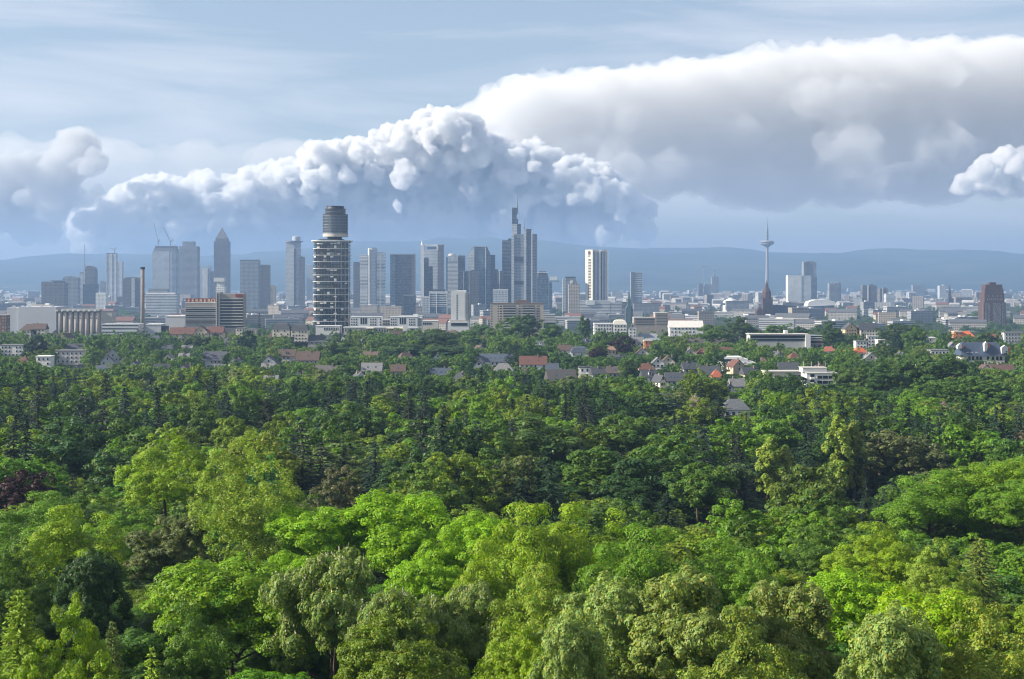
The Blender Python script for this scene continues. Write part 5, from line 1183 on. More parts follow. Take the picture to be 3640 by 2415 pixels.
def spruce(key, seed, H, R, levels, nb, ns, size, droop=.25, power=.85, zb=.06, gap=0.0, lift=0.0):
    rg = np.random.default_rng(seed); P = []; A = []; Nn = []
    for l in range(levels):
        f = (l+.5*rg.random())/levels; z = H*(zb+(1-zb)*f); Lm = R*(1-f)**power*rg.uniform(.8, 1.12)+.12
        m_ = max(4, int(nb*(1-f*.55)))
        for k in range(m_):
            a = 2*math.pi*(k+rg.uniform(-.35,.35))/m_+l*.7; L_ = Lm*rg.uniform(.72, 1.15)
            q = np.linspace(gap+.12, 1.0, max(3, int(ns*(.35+.65*(1-f)))))
            sd_ = rg.normal(0, .10, len(q))*L_*.5
            ca, sa = math.cos(a), math.sin(a)
            zz = z-droop*L_*q**1.5+lift*L_*q**3*.6+rg.normal(0, .05, len(q))
            P.append(np.stack([ca*L_*q-sa*sd_, sa*L_*q+ca*sd_, zz], 1))
            dirs = np.stack([ca+rg.normal(0,.35,len(q)), sa+rg.normal(0,.35,len(q)), np.full(len(q), -droop*.8)+rg.normal(0,.2,len(q))], 1)
            A.append(dirs); Nn.append(np.stack([rg.normal(0,.3,len(q))+ca*.25, rg.normal(0,.3,len(q))+sa*.25, np.ones(len(q))], 1))
    P = np.concatenate(P); A = unit(np.concatenate(A)); Nn = unit(np.concatenate(Nn)); Nn = unit(Nn-A*(Nn*A).sum(1, keepdims=True))
    V, Fq = leaf_quads(P, Nn, size, rg, .42, -.25, along=A)
    cm = np_mesh('crown', V, Fq, M_needle, False, tint_for(len(P), rg, .25, .06))
    PROTO[key] = dict(H=H, R=R, crown=cm, trunk=trunk_mesh(rg, H, H*.013, H*.5, R, 0, .97), zb=zb)

# detailed crowns for the front of the wood
C_, rc_, u_ = broad('chestnut', 11, 20, 6.4, .42, 330, 170, .15, (.11,.17), up=.5, jit=.5, flat=.7, aspect=.6, dens=1.3, lobes=26)
sel = np.random.default_rng(4); top = C_[u_[:, 2] > -.2]; rt_ = rc_[u_[:, 2] > -.2]; bp = []
for c, r in zip(top, rt_):
    for q in range(4):
        dv = unit(sel.normal(size=3)+np.array([0, 0, .9])); bp.append(c+dv*r*1.02) if sel.random() < .5 else None
bp = np.array(bp); V, Fq = [], []
nb_ = 7; P = np.repeat(bp, nb_, 0)+sel.normal(0, 1, (len(bp)*nb_, 3))*np.array([.05, .05, .13])
V, Fq = leaf_quads(P, unit(sel.normal(size=P.shape)), .075, sel, .8)
BLOSSOM = np_mesh('blossom', V, Fq, plain('blossom_petals', (.50,.46,.32), .8, var=.05))
broad('maple', 12, 20, 6.2, .40, 300, 190, .135, (.12,.20), up=.45, jit=.5, flat=.72, lobes=22)
broad('oak', 13, 21, 6.6, .40, 260, 200, .14, (.13,.23), up=.35, jit=.6, lum=3.4, lobes=20)
broad('lime', 14, 22, 6.0, .38, 420, 120, .125, (.08,.15), up=.3, jit=.65, lum=3.0, lobes=26)
broad('birch', 15, 23, 5.4, .28, 620, 62, .105, (.06,.11), up=.25, jit=.8, flat=1.25, shell=(.35,1.0), lum=3.2, square=1.15, lobes=34)
broad('whitebeam', 16, 20, 6.8, .42, 420, 120, .15, (.09,.15), up=.55, jit=.5, flat=.85, lum=3.2, dens=1.35, lobes=24)
spruce('larch', 17, 20, 5.0, 46, 15, 28, .27, .16, .6, .1, lift=.1)
spruce('fir_near', 18, 20, 5.2, 50, 20, 34, .27, .14, .5, .05, lift=.3)
# mid-distance crowns
for i, (H_, R_, ncl, nl_, s_, rcx, kw) in enumerate([
        (18, 5.6, 130, 66, .30, (.14,.24), {}), (20, 6.2, 150, 60, .31, (.13,.21), {'lum':3.6}), (17, 6.4, 120, 74, .31, (.15,.26), {'flat':.62}),
        (21, 5.2, 170, 52, .28, (.11,.19), {'lum':3.8, 'flat':.9}), (19, 5.8, 200, 44, .27, (.09,.16), {'jit':.75, 'lum':3.2}), (18, 6.0, 110, 80, .32, (.16,.27), {'up':.6, 'lum':3.0})]):
    broad('mid%d' % i, 30+i, H_, R_, .16, ncl, nl_, s_, rcx, **kw)
spruce('spruce0', 41, 22, 4.4, 30, 10, 13, .46, .42, .85); spruce('spruce1', 42, 20, 4.8, 24, 10, 12, .52, .30, .7, lift=.2); spruce('spruce2', 43, 23, 3.6, 32, 9, 11, .44, .5, .95)
spruce('cedar', 44, 18, 7.0, 9, 13, 22, .62, .10, .45, .22, gap=.05)
broad('poplar', 45, 24, 2.2, .05, 230, 46, .26, (.16,.28), flat=1.7, shell=(.5,1.0), up=.9, square=1.25, lum=1.6, lobes=44)
broad('column', 46, 16, 2.6, .03, 150, 50, .26, (.18,.3), flat=1.2, square=1.3, lum=1.2, lobes=40)
broad('globe', 47, 12, 4.4, .12, 160, 60, .25, (.12,.2), lum=1.2, lobes=36)
broad('pine', 48, 20, 4.2, .62, 70, 70, .28, (.2,.32), mat=M_needle, flat=.5)
# far crowns
for i, (H_, R_, ncl, nl_, s_, rcx) in enumerate([(14,5.2,60,26,.5,(.18,.3)), (15,5.6,70,24,.5,(.15,.26)), (13,5.8,55,30,.52,(.2,.32)), (16,4.8,70,22,.48,(.15,.26))]):
    broad('far%d' % i, 60+i, H_, R_, .08, ncl, nl_, s_, rcx, lum=3.2)
spruce('farspruce', 66, 17, 3.4, 16, 8, 7, .75, .35, .85)
print('PROTOS', time.time()-T0, sum(len(p['crown'].polygons) for p in PROTO.values()))

LIME, YELG, GREEN, MIDG, DEEP, OLIVE, PALE, CHEST = (.180,.325,.008), (.200,.300,.014), (.112,.215,.014), (.080,.150,.020), (.036,.080,.018), (.205,.285,.034), (.225,.305,.075), (.165,.235,.050)
SPR, BLUES, COPPER, GREYG, DRY = (.015,.032,.016), (.026,.052,.034), (.036,.016,.018), (.135,.17,.06), (.12,.10,.05)
RT = random.Random(8)
TREES = []     # (x, y, r)
def far(d): return float(np.interp(d, [50,75,100,128,170,200,240,300,340,360], [80,115,148,185,230,255,280,318,345,362])) if d < 360 else d
def tree(kind, px, ytop, wpx, d, col, label, name='broadleaf_tree', cat='tree', group=None, h=None, jit=.0, protect=None):
    p = PROTO[kind]; x = WX(px, d); g = float(G(x, d))
    h = h if h is not None else WZ(ytop, d)-g
    w = wpx/F*d
    root = thing(name, label, cat, (x, d, g-.15), RT.uniform(0, 6.28), group)
    s = (w/(2*p['R']), w/(2*p['R']), h/p['H'])
    c = tuple(min(.4, v*RT.uniform(1-jit, 1+jit)) for v in col)
    obj('trunk', p['trunk'], root, scale=s); obj('crown', p['crown'], root, scale=s, color=c)
    if protect: PROT.append((px-wpx*.36, px+wpx*.36, ytop, ytop+h/d*F*protect, d))
    if kind == 'chestnut': obj('blossom', BLOSSOM, root, scale=s)
    TREES.append((x, d, w*.5)); return root
FRONT = [ # kind, px, ytop, width, d, colour, label, name
 ('birch', 890, 1606, 420, 128, OLIVE, 'tall olive yellow fine-leaved tree standing above the front canopy', 'birch_tree'),
 ('lime', 590, 1566, 300, 172, YELG, 'yellow green tree with open crown and showing branches behind the olive yellow tree', 'broadleaf_tree'),
 ('maple', 1150, 1800, 400, 126, LIME, 'bright lime maple with broad dome beside the olive yellow tree', 'maple_tree'),
 ('maple', 1400, 1772, 420, 122, LIME, 'bright lime maple forming the highest dome of the front canopy', 'maple_tree'),
 ('maple', 1650, 1846, 320, 114, LIME, 'vivid yellow lime maple between two darker crowns', 'maple_tree'),
 ('oak', 1900, 1842, 330, 108, YELG, 'yellow green knobbly oak next to the vivid lime maple', 'oak_tree'),
 ('oak', 2080, 1850, 340, 112, YELG, 'yellow green oak with pale crown tips below the drooping spruces', 'oak_tree'),
 ('oak', 2330, 1925, 420, 100, GREEN, 'dark green oak with yellowish top in the front canopy', 'oak_tree'),
 ('oak', 2560, 1975, 330, 106, GREEN, 'green oak with deep shadowed flank beside a hollow in the canopy', 'oak_tree'),
 ('chestnut', 1180, 1972, 380, 84, CHEST, 'flowering chestnut with cream blossoms over grey green leaves', 'chestnut_tree'),
 ('chestnut', 1370, 2085, 280, 78, CHEST, 'smaller flowering chestnut crowded under the lime foliage', 'chestnut_tree'),
 ('maple', 840, 2010, 520, 90, (.150,.260,.010), 'large bright green maple in front of the olive yellow tree', 'maple_tree'),
 ('maple', 1000, 1985, 260, 104, LIME, 'bright green maple crown between chestnut and olive yellow tree', 'maple_tree'),
 ('oak', 130, 1790, 340, 150, GREEN, 'mid green rounded oak at the border of the copper beech', 'oak_tree'),
 ('lime', 330, 1756, 300, 158, MIDG, 'mid green linden with spiky crown top', 'linden_tree'),
 ('lime', 470, 1830, 330, 140, GREEN, 'pale green linden below the open branched tree', 'linden_tree'),
 ('oak', 250, 1850, 340, 122, YELG, 'yellow green oak above a dark hollow', 'oak_tree'),
 ('whitebeam', 620, 1860, 260, 132, GREYG, 'grey green whitebeam leaning on the olive yellow tree', 'whitebeam_tree'),
 ('lime', 40, 1960, 300, 100, MIDG, 'dull green linden beside the dark hollow', 'linden_tree'),
 ('whitebeam', 330, 2000, 300, 98, DEEP, 'dark tree with scattered white blossom tips in the hollow', 'whitebeam_tree'),
 ('fir_near', 70, 2085, 320, 72, YELG, 'sunlit yellow green pointed fir in the front corner', 'fir_tree'),
 ('lime', 235, 2185, 300, 72, YELG, 'sunlit yellow green tree beside the pointed corner fir', 'linden_tree'),
 ('fir_near', 400, 2200, 170, 76, (.11,.15,.03), 'slim pale fir spire in front of the dark hollow', 'fir_tree'),
 ('larch', 540, 2290, 260, 68, YELG, 'small yellow green larch by the bright green maple', 'larch_tree'),
 ('lime', 1430, 2190, 460, 74, (.130,.19,.018), 'broad mid green linden in the very front row', 'linden_tree'),
 ('oak', 1760, 1990, 320, 92, YELG, 'yellow green oak with olive shadows in mid canopy', 'oak_tree'),
 ('oak', 1880, 2080, 300, 84, OLIVE, 'olive oak with knobbly twig ends', 'oak_tree'),
 ('chestnut', 1640, 2080, 280, 88, CHEST, 'pale tipped chestnut next to the olive oak', 'chestnut_tree'),
 ('lime', 1830, 2240, 320, 72, YELG, 'yellowish linden squeezed behind the pale whitebeam', 'linden_tree'),
 ('whitebeam', 2170, 2105, 400, 78, PALE, 'pale silvery whitebeam with upright leaf tufts', 'whitebeam_tree'),
 ('whitebeam', 2420, 2090, 460, 76, (.205,.265,.058), 'broad pale green whitebeam beside the silvery one', 'whitebeam_tree'),
 ('whitebeam', 2030, 2230, 330, 70, PALE, 'small silvery whitebeam at the foot of the larger pale ones', 'whitebeam_tree'),
 ('lime', 2700, 2020, 320, 96, GREEN, 'fresh green linden rising between pale whitebeam and lime maple', 'linden_tree'),
 ('whitebeam', 2780, 2120, 380, 80, (.195,.245,.058), 'grey green whitebeam with rounded flank', 'whitebeam_tree'),
 ('maple', 3080, 2040, 380, 92, LIME, 'glowing lime maple spreading a flat crown', 'maple_tree'),
 ('maple', 3340, 2090, 460, 82, (.205,.32,.006), 'most vivid lime maple of the canopy beside feathery larch', 'maple_tree'),
 ('whitebeam', 3180, 2220, 440, 68, PALE, 'pale whitebeam in front of the glowing lime maples', 'whitebeam_tree'),
 ('lime', 3520, 2200, 440, 70, (.21,.265,.035), 'soft yellow green linden at the front edge', 'linden_tree'),
 ('lime', 2650, 2230, 420, 66, (.175,.235,.032), 'greyish green linden in the very front row near whitebeams', 'linden_tree'),
 ('lime', 3110, 1885, 330, 122, YELG, 'olive tree with golden leaf tips above the lime maples', 'linden_tree'),
 ('larch', 3480, 1905, 300, 112, (.13,.17,.03), 'feathery light green larch with hanging twigs', 'larch_tree'),
 ('lime', 3330, 1960, 260, 108, OLIVE, 'sparse olive tree leaning beside the feathery larch', 'linden_tree'),
 ('oak', 3300, 1705, 340, 182, GREEN, 'full green oak with rounded outline above the golden olive tree', 'oak_tree'),
 ('maple', 3530, 1636, 380, 188, (.140,.235,.012), 'broad bright green maple at the wood edge above the larch', 'maple_tree'),
 ('maple', 3640, 1700, 300, 170, GREEN, 'green maple overlapping the broad bright one', 'maple_tree'),
 ('lime', 2880, 1900, 280, 130, MIDG, 'dark green linden at the rim of the hollow', 'linden_tree'),
 ('lime', 680, 2190, 300, 82, (.09,.17,.02), 'green linden under the large bright maple', 'linden_tree'),
 ('maple', 1560, 1990, 300, 100, LIME, 'low lime maple filling the gap behind the chestnuts', 'maple_tree'),
 ('oak', 2200, 2000, 330, 94, GREEN, 'green oak crown wedged between olive oak and silvery whitebeam', 'oak_tree'),
]
for r in FRONT:
    tree(r[0], r[1], r[2], r[3]*(1.0 if r[0] not in ('birch','fir_near','larch') else .95), far(r[4]), r[5], r[6], r[7], {'fir_tree':'conifer','larch_tree':'conifer'}.get(r[7], 'tree'), protect=.55)
MIDL = [
 ('poplar', 2728, 1560, 74, 335, (.25,.33,.055), 'taller lombardy poplar with bright edge beside a leaning twin', 'poplar_tree'),
 ('poplar', 2792, 1592, 62, 338, (.25,.29,.05), 'shorter lombardy poplar twin beside the taller one', 'poplar_tree'),
 ('poplar', 2985, 1485, 78, 352, (.25,.33,.055), 'slender lombardy poplar with pale flank before a brown-green crown', 'poplar_tree'),
 ('poplar', 3037, 1502, 66, 356, (.20,.24,.05), 'dull lombardy poplar pressed behind the pale flanked one', 'poplar_tree'),
 ('spruce0', 1955, 1640, 250, 238, (.024,.055,.022), 'big drooping spruce with layered branches', 'spruce_tree'),
 ('spruce0', 1850, 1690, 220, 236, (.026,.055,.026), 'wide drooping spruce beneath the pale feathery tree', 'spruce_tree'),
 ('mid4', 1830, 1600, 190, 262, GREYG, 'pale feathery tree above the drooping spruces', 'broadleaf_tree'),
 ('spruce0', 2370, 1745, 230, 226, SPR, 'dark spruce standing alone in the clearing', 'spruce_tree'),
 ('mid0', 1540, 1688, 240, 214, (.10,.17,.02), 'yellow green round tree against dark spruces', 'broadleaf_tree'),
 ('mid5', 1940, 1485, 270, 372, (.075,.13,.03), 'broad feathery oak with lit shoulder in mid-wood', 'oak_tree'),
 ('mid0', 730, 1448, 150, 404, (.085,.14,.028), 'light green egg-shaped tree in the dark mid-wood', 'broadleaf_tree'),
 ('mid3', 100, 1640, 230, 236, COPPER, 'copper brown beech at the wood edge', 'beech_tree'),
 ('cedar', 2360, 1388, 210, 548, (.045,.08,.05), 'blue green cedar with flat layers', 'cedar_tree'),
 ('pine', 2622, 1640, 130, 285, (.06,.105,.03), 'pine with bare pale trunk showing below its crown', 'pine_tree'),
 ('mid1', 2200, 1470, 230, 415, (.09,.16,.025), 'light green full crown in the middle of the wood', 'broadleaf_tree'),
 ('mid2', 2750, 1470, 190, 430, GREEN, 'green umbrella-shaped crown above the pine', 'broadleaf_tree'),
 ('mid3', 3130, 1500, 260, 372, (.12,.14,.045), 'brownish green large crown beside the pale flanked poplar', 'broadleaf_tree'),
 ('mid4', 3240, 1535, 200, 355, (.095,.115,.045), 'brownish fading crown in the mid-wood', 'broadleaf_tree'),
 ('mid1', 3450, 1505, 260, 372, GREEN, 'fresh green double crown near the end of the wood', 'broadleaf_tree'),
 ('mid2', 3610, 1535, 190, 355, (.075,.16,.02), 'fresh green crown beside the double crown', 'broadleaf_tree'),
 ('spruce2', 3080, 1690, 100, 262, SPR, 'thin dark spruce before the poplars', 'spruce_tree'),
 ('spruce2', 3140, 1730, 90, 250, BLUES, 'thin bluish spruce beside the thin dark one', 'spruce_tree'),
 ('spruce1', 950, 1400, 170, 470, (.03,.03,.02), 'brown black fir towering in the mid-wood', 'fir_tree'),
 ('spruce1', 1140, 1560, 190, 300, (.022,.035,.02), 'dark ragged fir behind the olive yellow tree', 'fir_tree'),
 ('spruce0', 1330, 1560, 190, 296, BLUES, 'bluish fir with wide skirt near the dark ragged fir', 'fir_tree'),
 ('mid4', 1200, 1650, 170, 228, (.10,.105,.05), 'pale dusty feathery crown beside the olive yellow tree', 'broadleaf_tree'),
 ('mid5', 1290, 1430, 190, 440, (.08,.15,.03), 'light green round crown above the bluish fir', 'broadleaf_tree'),
 ('mid2', 940, 1610, 150, 250, (.06,.17,.03), 'small bright green crown peeping over the olive yellow tree', 'broadleaf_tree'),
 ('mid0', 270, 1530, 260, 330, (.05,.11,.03), 'rounded green crown above the copper brown beech', 'broadleaf_tree'),
 ('mid1', 410, 1600, 210, 290, (.06,.12,.03), 'green crown next to the rounded one above the copper beech', 'broadleaf_tree'),
 ('mid3', 2120, 1560, 260, 318, MIDG, 'dark green crown in the shade behind the drooping spruce', 'broadleaf_tree'),
 ('mid2', 2290, 1600, 300, 300, (.035,.08,.018), 'wide dark green crown with bumpy skyline', 'broadleaf_tree'),
 ('mid1', 2480, 1640, 220, 276, MIDG, 'mid green crown beside the pine trunk', 'broadleaf_tree'),
 ('spruce1', 2500, 1540, 160, 335, SPR, 'dark broad fir rising behind the mid green crown', 'fir_tree'),
 ('spruce1', 2560, 1405, 200, 500, (.012,.028,.014), 'black green fir screening the white wood-edge house', 'fir_tree'),
 # crest and town trees
 ('mid1', 3250, 1252, 150, 660, (.06,.115,.022), 'tall oak with lit top on the crest of the wood', 'oak_tree'),
 ('mid5', 3340, 1262, 170, 650, (.055,.11,.022), 'broad oak filling the crest below the slate roofed mansion', 'oak_tree'),
 ('mid0', 3150, 1300, 150, 640, (.055,.11,.025), 'rounded oak on the shoulder of the crest', 'oak_tree'),
 ('mid2', 3040, 1292, 150, 650, (.075,.13,.025), 'olive green oak beside the balcony block', 'oak_tree'),
 ('mid4', 3410, 1330, 160, 610, MIDG, 'dark tree falling away from the crest', 'broadleaf_tree'),
 ('mid3', 3540, 1335, 200, 600, MIDG, 'dense dark tree below the mansion windows', 'broadleaf_tree'),
 ('mid2', 3505, 1172, 95, 1060, (.055,.095,.03), 'rounded oak standing before the brown brick high-rise', 'oak_tree'),
 ('globe', 2010, 1254, 74, 905, (.05,.12,.02), 'globe-shaped clipped tree beside blue roofs', 'broadleaf_tree'),
 ('mid0', 2215, 1204, 74, 1010, COPPER, 'larger copper beech between tan and white villas', 'beech_tree'),
 ('globe', 2126, 1234, 66, 960, COPPER, 'smaller copper beech near the blue mansard terrace', 'beech_tree'),
 ('column', 2246, 1288, 54, 780, (.05,.09,.03), 'dense clipped column tree among steep dark roofs', 'column_tree'),
 ('poplar', 2072, 1124, 26, 1290, MIDG, 'taller of the two narrow poplars on the park crest', 'poplar_tree'),
 ('poplar', 2086, 1134, 24, 1290, MIDG, 'shorter of the two narrow poplars on the park crest', 'poplar_tree'),
 ('mid1', 1880, 1115, 100, 1230, (.055,.10,.025), 'tall spreading tree before the wide beige apartment slab', 'broadleaf_tree'),
 ('mid0', 1815, 1142, 90, 1200, MIDG, 'dark shoulder tree beside the tall spreading tree', 'broadleaf_tree'),
 ('mid2', 1960, 1144, 90, 1220, MIDG, 'low spreading tree at the far side of the beige slab', 'broadleaf_tree'),
 ('mid5', 1555, 1172, 170, 1080, (.05,.09,.022), 'huge dark oak spreading in the middle of the villa gardens', 'oak_tree'),
 ('mid2', 1450, 1215, 150, 980, (.05,.095,.022), 'wide oak below the huge dark oak', 'oak_tree'),
 ('mid1', 1590, 1225, 170, 960, (.042,.085,.02), 'broad dark oak covering the blue glazed house', 'oak_tree'),
 ('mid0', 1700, 1170, 110, 1120, MIDG, 'garden oak left of the white slab tower podium', 'oak_tree'),
 ('mid3', 1390, 1182, 80, 1090, MIDG, 'dark rounded garden tree near the white fronted blue roof', 'broadleaf_tree'),
 ('mid0', 1195, 1212, 110, 980, (.07,.13,.025), 'light green rounded tree under the small pale gable', 'broadleaf_tree'),
 ('mid1', 1235, 1294, 80, 800, (.08,.15,.025), 'bright round tree beside the white dormer row', 'broadleaf_tree'),
 ('mid2', 690, 1182, 80, 1090, (.07,.11,.03), 'light crown before the long red brown row', 'broadleaf_tree'),
 ('globe', 880, 1178, 80, 1060, (.022,.05,.02), 'dark dome-shaped tree by the cream flat houses', 'broadleaf_tree'),
 ('farspruce', 922, 1112, 28, 1260, SPR, 'lone dark fir rising before hazy roofs', 'fir_tree'),
 ('spruce2', 1245, 1172, 44, 1080, SPR, 'tall dark conifer beside the small pale rounded gable', 'fir_tree'),
 ('spruce2', 1210, 1156, 26, 1200, SPR, 'slim dark conifer at the foot of the white floor ring tower', 'fir_tree'),
 ('spruce1', 665, 1206, 50, 1000, BLUES, 'dark pointed conifer in the gardens below the red brown row', 'fir_tree'),
 ('spruce1', 330, 1236, 44, 870, SPR, 'dark conifer between white villa and pale gables', 'fir_tree'),
 ('globe', 130, 1196, 90, 960, (.025,.05,.03), 'dark rounded tree above the bright white flat villa', 'broadleaf_tree'),
 ('mid2', 340, 1180, 70, 1040, MIDG, 'garden tree beside the brilliant sunlit wall', 'broadleaf_tree'),
 ('mid0', 2640, 1142, 110, 1190, (.05,.085,.025), 'rounded park tree before the cathedral', 'broadleaf_tree'),
 ('mid1', 2530, 1152, 110, 1150, MIDG, 'spreading park tree above the long dark brown roof', 'broadleaf_tree'),
 ('mid2', 2760, 1146, 110, 1190, MIDG, 'spreading park tree behind the long white school', 'broadleaf_tree'),
 ('mid3', 2835, 1150, 80, 1180, DEEP, 'dark park tree at the end of the long white school', 'broadleaf_tree'),
 ('mid0', 2955, 1160, 90, 1120, (.05,.095,.022), 'light park tree between school and timbered villa', 'broadleaf_tree'),
 ('mid1', 3190, 1148, 150, 1150, (.045,.08,.022), 'dark spreading tree beside the timbered villa wing', 'broadleaf_tree'),
 ('mid5', 3250, 1165, 90, 1100, MIDG, 'dense park tree above the pale apartment house', 'broadleaf_tree'),
 ('globe', 3190, 1186, 42, 1040, (.022,.045,.022), 'dark egg-shaped tree beside the white modern wing', 'broadleaf_tree'),
 ('mid0', 3150, 1224, 74, 910, (.055,.10,.025), 'light rounded tree beside the white broad gable', 'broadleaf_tree'),
]
for r in MIDL:
    tree(r[0], r[1], r[2], r[3], far(r[4]), r[5], r[6], r[7], 'conifer' if r[7] in ('fir_tree','spruce_tree','cedar_tree','pine_tree') else 'tree', protect=.85 if r[7] in ('poplar_tree','pine_tree') else .6)

REF_T = marks(lambda o: o.location.y < 1400)
def sizeword(h, a, b_): return 'small' if h < a else 'tall' if h > b_ else 'middling'
SHAPE = {'oak':'knobbly','lime':'fine-leaved','maple':'dome-shaped','whitebeam':'tufted','mid0':'rounded','mid1':'billowing','mid2':'flat-topped','mid3':'tall-crowned','mid4':'feathery','mid5':'clumpy','far0':'rounded','far1':'billowing','far2':'spreading','far3':'upright','spruce0':'drooping','spruce1':'wide-skirted','spruce2':'narrow','farspruce':'slim'}
# ---- filling the wood between them
RW = random.Random(99)
cell = {}
def near_ok(x, y, r):
    ci, cj = int(x//12), int(y//12)
    for i in range(ci-1, ci+2):
        for j in range(cj-1, cj+2):
            for a, b_, c in cell.get((i, j), ()):
                if (a-x)**2+(b_-y)**2 < ((r+c)*.62)**2: return False
    return True
for a, b_, c in TREES: cell.setdefault((int(a//12), int(b_//12)), []).append((a, b_, min(c, 6)*.8))
HOUSE_XY = [(o.location.x, o.location.y) for o in bpy.data.objects if o.parent is None and o.type == 'EMPTY' and o.get('category') in ('house','school','mansion','apartment block','office building','shed','hall','building') and o.location.y < 1400]
fill = []
def limit_h(px, d, w, h, g):
    wp = w*.5/d*F
    for p0, p1, yt, yb, pd in PROT:
        if pd > d and p0-wp*.55 < px < p1+wp*.55:
            yt_tree = HY+(ZC-(g+h))/d*F
            lim = yb-(yb-yt)*max(-.1, RW.uniform(-.3, .18))
            if yt_tree < lim: h = ZC-(lim-HY)/F*d-g
    return h
def darts(n, d0, d1, wr, hr, fn, dens=1.0, bias=1.0):
    for i in range(n):
        d = math.sqrt(RW.uniform(d0*d0, d1*d1)) if bias == 1 else RW.uniform(d0, d1)
        px = RW.uniform(-750, 4400); x = WX(px, d); w = RW.uniform(*wr); r = w*.5
        if not near_ok(x, d, r*dens): continue
        if d > 500 and any(abs(a-x) < 8+r*.5 and -3 < d-b_+r*.6 < 17+r for a, b_ in HOUSE_XY): continue
        g = float(G(x, d)); kd = fn(x, d)
        h = RW.uniform(*hr)*(1.28 if kd[1] == 'c' and d < 620 else 1.1 if kd[1] == 'c' else 1)
        h0 = h; h = limit_h(px, d, w, h, g)
        if h < 4.0: continue
        if h < h0*.75: w *= max(.55, h/h0*1.1)
        if kd[1] == 'c': w *= .92
        cell.setdefault((int(x//12), int(d//12)), []).append((x, d, r*dens))
        fill.append((kd[0], kd[1], px, d, w, h, kd[2], kd[3], x, g))
def patch(x, d, s, o=0.): return noise.noise(Vector((x/s, d/s, 5.5+o)))
BRO = ['mid0','mid1','mid2','mid3','mid4','mid5']
def pick_front(x, d):
    v = patch(x, d, 30)
    c, nm = ((GREEN,'fresh green') if v > .15 else (MIDG,'mid green') if v > -.2 else ((.145,.225,.016),'yellow green'))
    return (RW.choice(['oak','lime','maple','whitebeam']) if d < 170 else RW.choice(BRO), 'b', c, nm)
def pick_mid(x, d):
    dark = patch(x, d, 70) - (.22 if x < -.12*d and d > 330 else 0) + (.05 if x > .1*d else 0)
    if RW.random() < (.34 if dark < -.05 else .12):
        return (RW.choice(['spruce0','spruce1','spruce2']), 'c', *RW.choice([(SPR,'dark'),(BLUES,'bluish'),((.022,.048,.018),'dark')]))
    v = patch(x, d, 38, 9)+dark*.6+RW.uniform(-.25,.25)
    c, nm = (((.150,.215,.018),'light green') if v > .14 else (GREEN,'fresh green') if v > -.08 else (MIDG,'mid green') if v > -.32 else (DEEP,'dark green'))
    if RW.random() < .05: c, nm = GREYG, 'grey green'
    if RW.random() < .006: c, nm = DRY, 'brownish'
    return (RW.choice(BRO), 'b', c, nm)
def pick_town(x, d):
    if RW.random() < .12: return ('farspruce', 'c', SPR, 'dark')
    v = RW.uniform(-.4, .35)+patch(x, d, 90)*.5
    c, nm = (((.11,.16,.026),'light green') if v > .18 else (MIDG,'mid green') if v > -.18 else (DEEP,'dark green'))
    return (RW.choice(['far0','far1','far2','far3']), 'b', c, nm)
def pick_con(x, d): return (RW.choice(['spruce0','spruce1','spruce0','spruce2']), 'c', *RW.choice([(SPR,'dark'),(BLUES,'bluish'),(SPR,'dark'),((.02,.032,.02),'dark')]))
darts(250, 275, 470, (10.5, 14.5), (16, 22), pick_con, .66)
darts(2000, 70, 262, (8, 12), (9, 14), pick_front, .95)
darts(12000, 255, 620, (10.5, 18.5), (10.5, 21.5), pick_mid, .82)
darts(19000, 600, 1290, (6.5, 13), (8, 17), pick_town, .8)
fill.sort(key=lambda r: -r[4]/r[3])
cnt = {'b': 0, 'c': 0}; rest = []
LIMITS = {'b': 225, 'c': 190}
for r in fill:
    kind, cls, px, d, w, h, col, nm, x, g = r
    if cnt[cls] < LIMITS[cls] and -60 < px < 3700:
        cnt[cls] += 1
        zone = 'front canopy' if d < 262 else 'middle wood' if d < 600 else 'villa gardens'
        if cls == 'b': tree(kind, px, 0, w/d*F, d, col, f'{sizeword(h, 12.5, 16)} {nm} {SHAPE[kind]} tree near the {near_ref(x, d, REF_T, room=9)}', 'broadleaf_tree', 'tree', f'{nm} trees of the {zone}', h=h, jit=.16)
        else: tree(kind, px, 0, w/d*F, d, col, f'{sizeword(h, 14, 19)} {nm} {SHAPE[kind]} conifer near the {near_ref(x, d, REF_T, room=9)}', 'conifer_tree', 'conifer', f'{nm} conifers of the {zone}', h=h, jit=.16)
    else: rest.append(r)
print('TREES', time.time()-T0, cnt, len(rest), len(fill))

